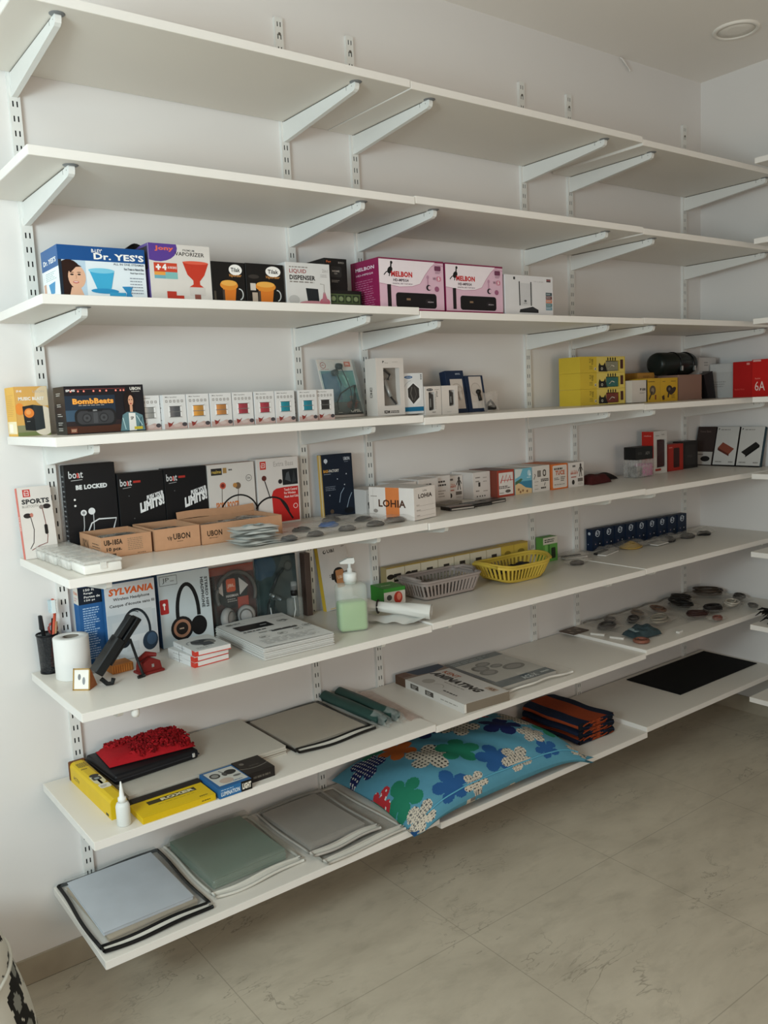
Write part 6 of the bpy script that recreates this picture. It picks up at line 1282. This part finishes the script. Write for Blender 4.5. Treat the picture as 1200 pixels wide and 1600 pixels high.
# patterned pillow
FL = [(1.432, -.147, .066, .3, 'orange'), (1.310, -.335, .062, .2, 'green'), (1.470, -.265, .080, .9, 'dots'), (1.328, -.120, .062, .6, 'navydots'), (1.262, -.262, .045, 0, 'red'), (1.300, -.440, .060, .5, 'floral'), (1.250, -.470, .028, 0, 'blue'),
      (1.436, -.420, .068, .2, 'blue'), (1.566, -.290, .074, 1.0, 'green'), (1.583, -.105, .062, .3, 'navy'), (1.677, -.165, .076, .5, 'dots'), (1.815, -.100, .055, .2, 'red'), (1.797, -.245, .075, .8, 'navy'), (1.645, -.385, .070, .1, 'blue'),
      (1.925, -.205, .085, .4, 'dots'), (1.712, -.420, .062, .6, 'floral'), (1.520, -.450, .050, .9, 'floral'), (1.955, -.320, .060, .2, 'green'), (1.850, -.425, .050, .5, 'blue'), (1.985, -.440, .045, 0, 'floral'), (1.850, -.340, .050, 1.2, 'floral'), (1.385, -.060, .05, 0, 'green'), (1.72, -.05, .05, .4, 'blue'), (2.00, -.06, .06, .1, 'orange')]
pc = {k: pm(v, .8, 0, .06, 60) for k, v in dict(orange='#c0642a', green='#23785c', navy='#1b2558', blue='#27568c', red='#b52f35', cream='#c9bfae', dark='#1d1d22', white='#d6d6d0', grey='#7b7874', base='#5590a6').items()}
def pat(x, y):
    hit = None
    for (cx, cy, R, rot, st) in FL:
        dx, dy = x-cx, y-cy; q = math.hypot(dx, dy)
        if q < R:
            a = math.atan2(dy, dx)-rot; pet = abs(cos(2.5*a))
            if q < R*(.42+.58*pet**.55): hit = (st, dx, dy)
    if not hit: return pc['base']
    st, dx, dy = hit
    if st in ('dots', 'navydots', 'red', 'floral'):
        g = .0145 if st == 'dots' else .0115; ix = round(dx/g); iy = round(dy/g); q = math.hypot(dx-ix*g, dy-iy*g)
        if st == 'dots': return pc['dark'] if q < g*.27 else pc['cream']
        if st == 'navydots': return pc['white'] if q < g*.24 else pc['navy']
        if st == 'red': return pc['white'] if (q < g*.22 and (ix+iy) % 2) else pc['red']
        return pc['grey'] if (g*.20 < q < g*.38) else (pc['dark'] if q < g*.14 and (ix+iy) % 2 else pc['cream'])
    return pc[st]
PX0, PX1, PY0, PY1 = 1.250, 2.035, -.450, -.030; PZ = z8+.064
# rest height: the pillow lies over the joint of the two boards
def pil(sgn):
    def f(u, v):
        a, b = 2*u-1, 2*v-1
        e = max(0, (1-abs(a)**2.6))*max(0, (1-abs(b)**2.6))
        pin = 1-.065*(1-abs(b)**2)*abs(a)**6; pin2 = 1-.09*(1-abs(a)**2)*abs(b)**6
        x = (PX0+PX1)/2+(PX1-PX0)/2*a*pin; y = (PY0+PY1)/2+(PY1-PY0)/2*b*pin2
        zc = PZ-.048*abs(a)**5*(1-.2*b)-.030*max(0, -b)**2+.0
        zz = zc+sgn*.062*e**.55
        if sgn > 0: zz += .0022*sin(a*23+b*9)*e+.004*sin(a*5+3*b)*e
        return (x, y, max(zz, (z8 if x < 1.381 else z8b)+.0012 if sgn < 0 else z8+.003))
    return f
PYC = (PY0+PY1)/2
mb = MB(); mb.grid(pil(1), 260, 150, None, True, lambda u, v: pat(pil(1)(u, v)[0], PYC+.5*(PY1-PY0)*((2*v-1)+(.22 if v < .5 else 0)*(2*v-1)**7)))
mb.grid(pil(-1), 150, 70, None, True, lambda u, v: pat(pil(-1)(u, v)[0]+.03, pil(-1)(u, v)[1]-.05))
mb.build('pillow', None, (0, 0, 0), (0, 0, 0), 'long blue pillow with multicoloured flower print on the lowest shelf', 'pillow')
P = bpy.data.objects['pillow']
mb = MB(); mb.tube([(lambda q: (q[0], q[1]-.001, q[2]+.002))(pil(1)(i/60, .055)) for i in range(5, 57)], .0022, pm('#5fa9c6', .7), 6); mb.build('seam_piping', P)
# folded striped blanket: a spiral of layers running back from the front
r = empty('striped_blanket', (0, 0, 0), (0, 0, 0), 'folded navy and orange striped blanket right of the pillow', 'blanket')
nvm, orm = pm('#182237', .9, 0, .2, 120, .5), pm('#96401f', .9, 0, .2, 120, .5)
bx0, bx1, by0, by1 = 2.095, 2.300, -.330, -.050
def lay(n, z0, hh, x0, x1):
    def f(u, v):
        t = u*2*pi; cx, cz = (x0+x1)/2, z0+hh/2; ex = 2/3.5
        X = cx+(x1-x0)/2*math.copysign(abs(cos(t))**ex, cos(t)); Zz = cz+hh/2*math.copysign(abs(sin(t))**ex, sin(t))
        return (X+.003*sin(v*7+n), by0+(by1-by0)*v+.006*sin(t*2+n)*(1 if v < .5 else -1), Zz+.0015*sin(v*11+u*9))
    return f
mb = MB()
for n in range(3):
    F_ = lay(n, z8b+.0015+.026*n, .025, bx0+.004*n, bx1-.003*((n+1) % 2)); mb.grid(F_, 48, 20, None, True, lambda u, v, n=n: (orm if (int((u*48+n*3)/4) % 3 == 1) else nvm))
mb.build('folded_layers', r)
for n in range(3):
    cz = z8b+.014+.026*n; mb = MB(); y = by0-.002; pts = []
    for i in range(70):
        t = i/69*4.6*pi; q = 1-i/76; pts.append(((bx0+bx1)/2+(bx1-bx0)*.46*q*math.copysign(abs(cos(t))**.7, cos(t)), y, cz+.0105*q*sin(t)))
    for i in range(69): mb.tube([pts[i], pts[i+1]], .0026, orm if (i//7) % 2 else nvm, 5)
    mb.box(bx0+.010, by0+.0005, cz-.011, bx1-.010, by0+.006, cz+.011, pm('#12161e', .9)); mb.build('folded_end', r)
mb = MB(); mb.box(0, 0, 0, .575, .262, .0035, pm('#0e0e0f', .85, 0, .1, 80), bev=.001); mb.build('black_mat', None, (2.7550, -.300, z8c+.0003), (0, 0, 0), 'large flat black mat on the lowest shelf, right bay', 'mat')
# right shelf end: nothing more; floral pouf at the lower left
FP = [(.93, .40, .036), (.90, .16, .034), (.875, .66, .032), (.965, .78, .030), (.985, .30, .03)]+[(R_[0], R_[1], R_[2]) for R_ in [(random.Random(k).uniform(0, 1), random.Random(k+99).uniform(0.02, 1), random.Random(k+7).uniform(.022, .038)) for k in range(46)]]
cw = pm('#d5d3c8', .8, 0, .03); cbk = pm('#232220', .85, 0, .1); cg = pm('#8f918a', .85, 0, .1)
def pouf_pat(u, v):
    X, Y = u*1.75, v*.62
    for (a, b, R) in FP:
        for off in (-1.75, 0, 1.75):
            dx, dy = X-a*1.75+off, Y-b*.62; q = math.hypot(dx, dy)
            if q < R*1.5:
                t = math.atan2(dy, dx); lim = R*1.5*(.66+.34*abs(cos(2.5*t)))
                if q < lim: return cg if q < R*.62 else cbk
    if abs(sin(X*41+sin(Y*30)*2)*sin(Y*47+X*9)) > .985: return cbk
    return cw
def poufshape(u, v):
    t = 2*pi*u
    if v < .62: q = v/.62; rr_ = .235+.042*sin(pi*(.15+.85*q)); zz = .012+.370*q
    else: q = (v-.62)/.38; rr_ = (.235+.042*sin(pi))*cos(q*pi/2)**.55 if q < 1 else .0005; zz = .382+.105*sin(q*pi/2)
    return (max(rr_, .0005)*cos(t), max(rr_, .0005)*sin(t), zz)
r = empty('floral_pouf', (-.055, -.420, 0), (0, 0, 0), 'white pouf with black flower print at the lower left corner', 'pouf')
mb = MB(); mb.grid(poufshape, 300, 110, None, True, pouf_pat); mb.build('cover', r)
mb = MB(); mb.lathe([(.0001, 0), (.225, 0), (.232, .012), (.0001, .012)], pm('#2b2926', .7), 48); mb.build('base', r)
mb = MB(); mb.tube([(.2375*cos(t*2*pi/60), .2375*sin(t*2*pi/60), .382) for t in range(60)], .0045, cw, 8, closed=True); mb.build('seam_piping', r)
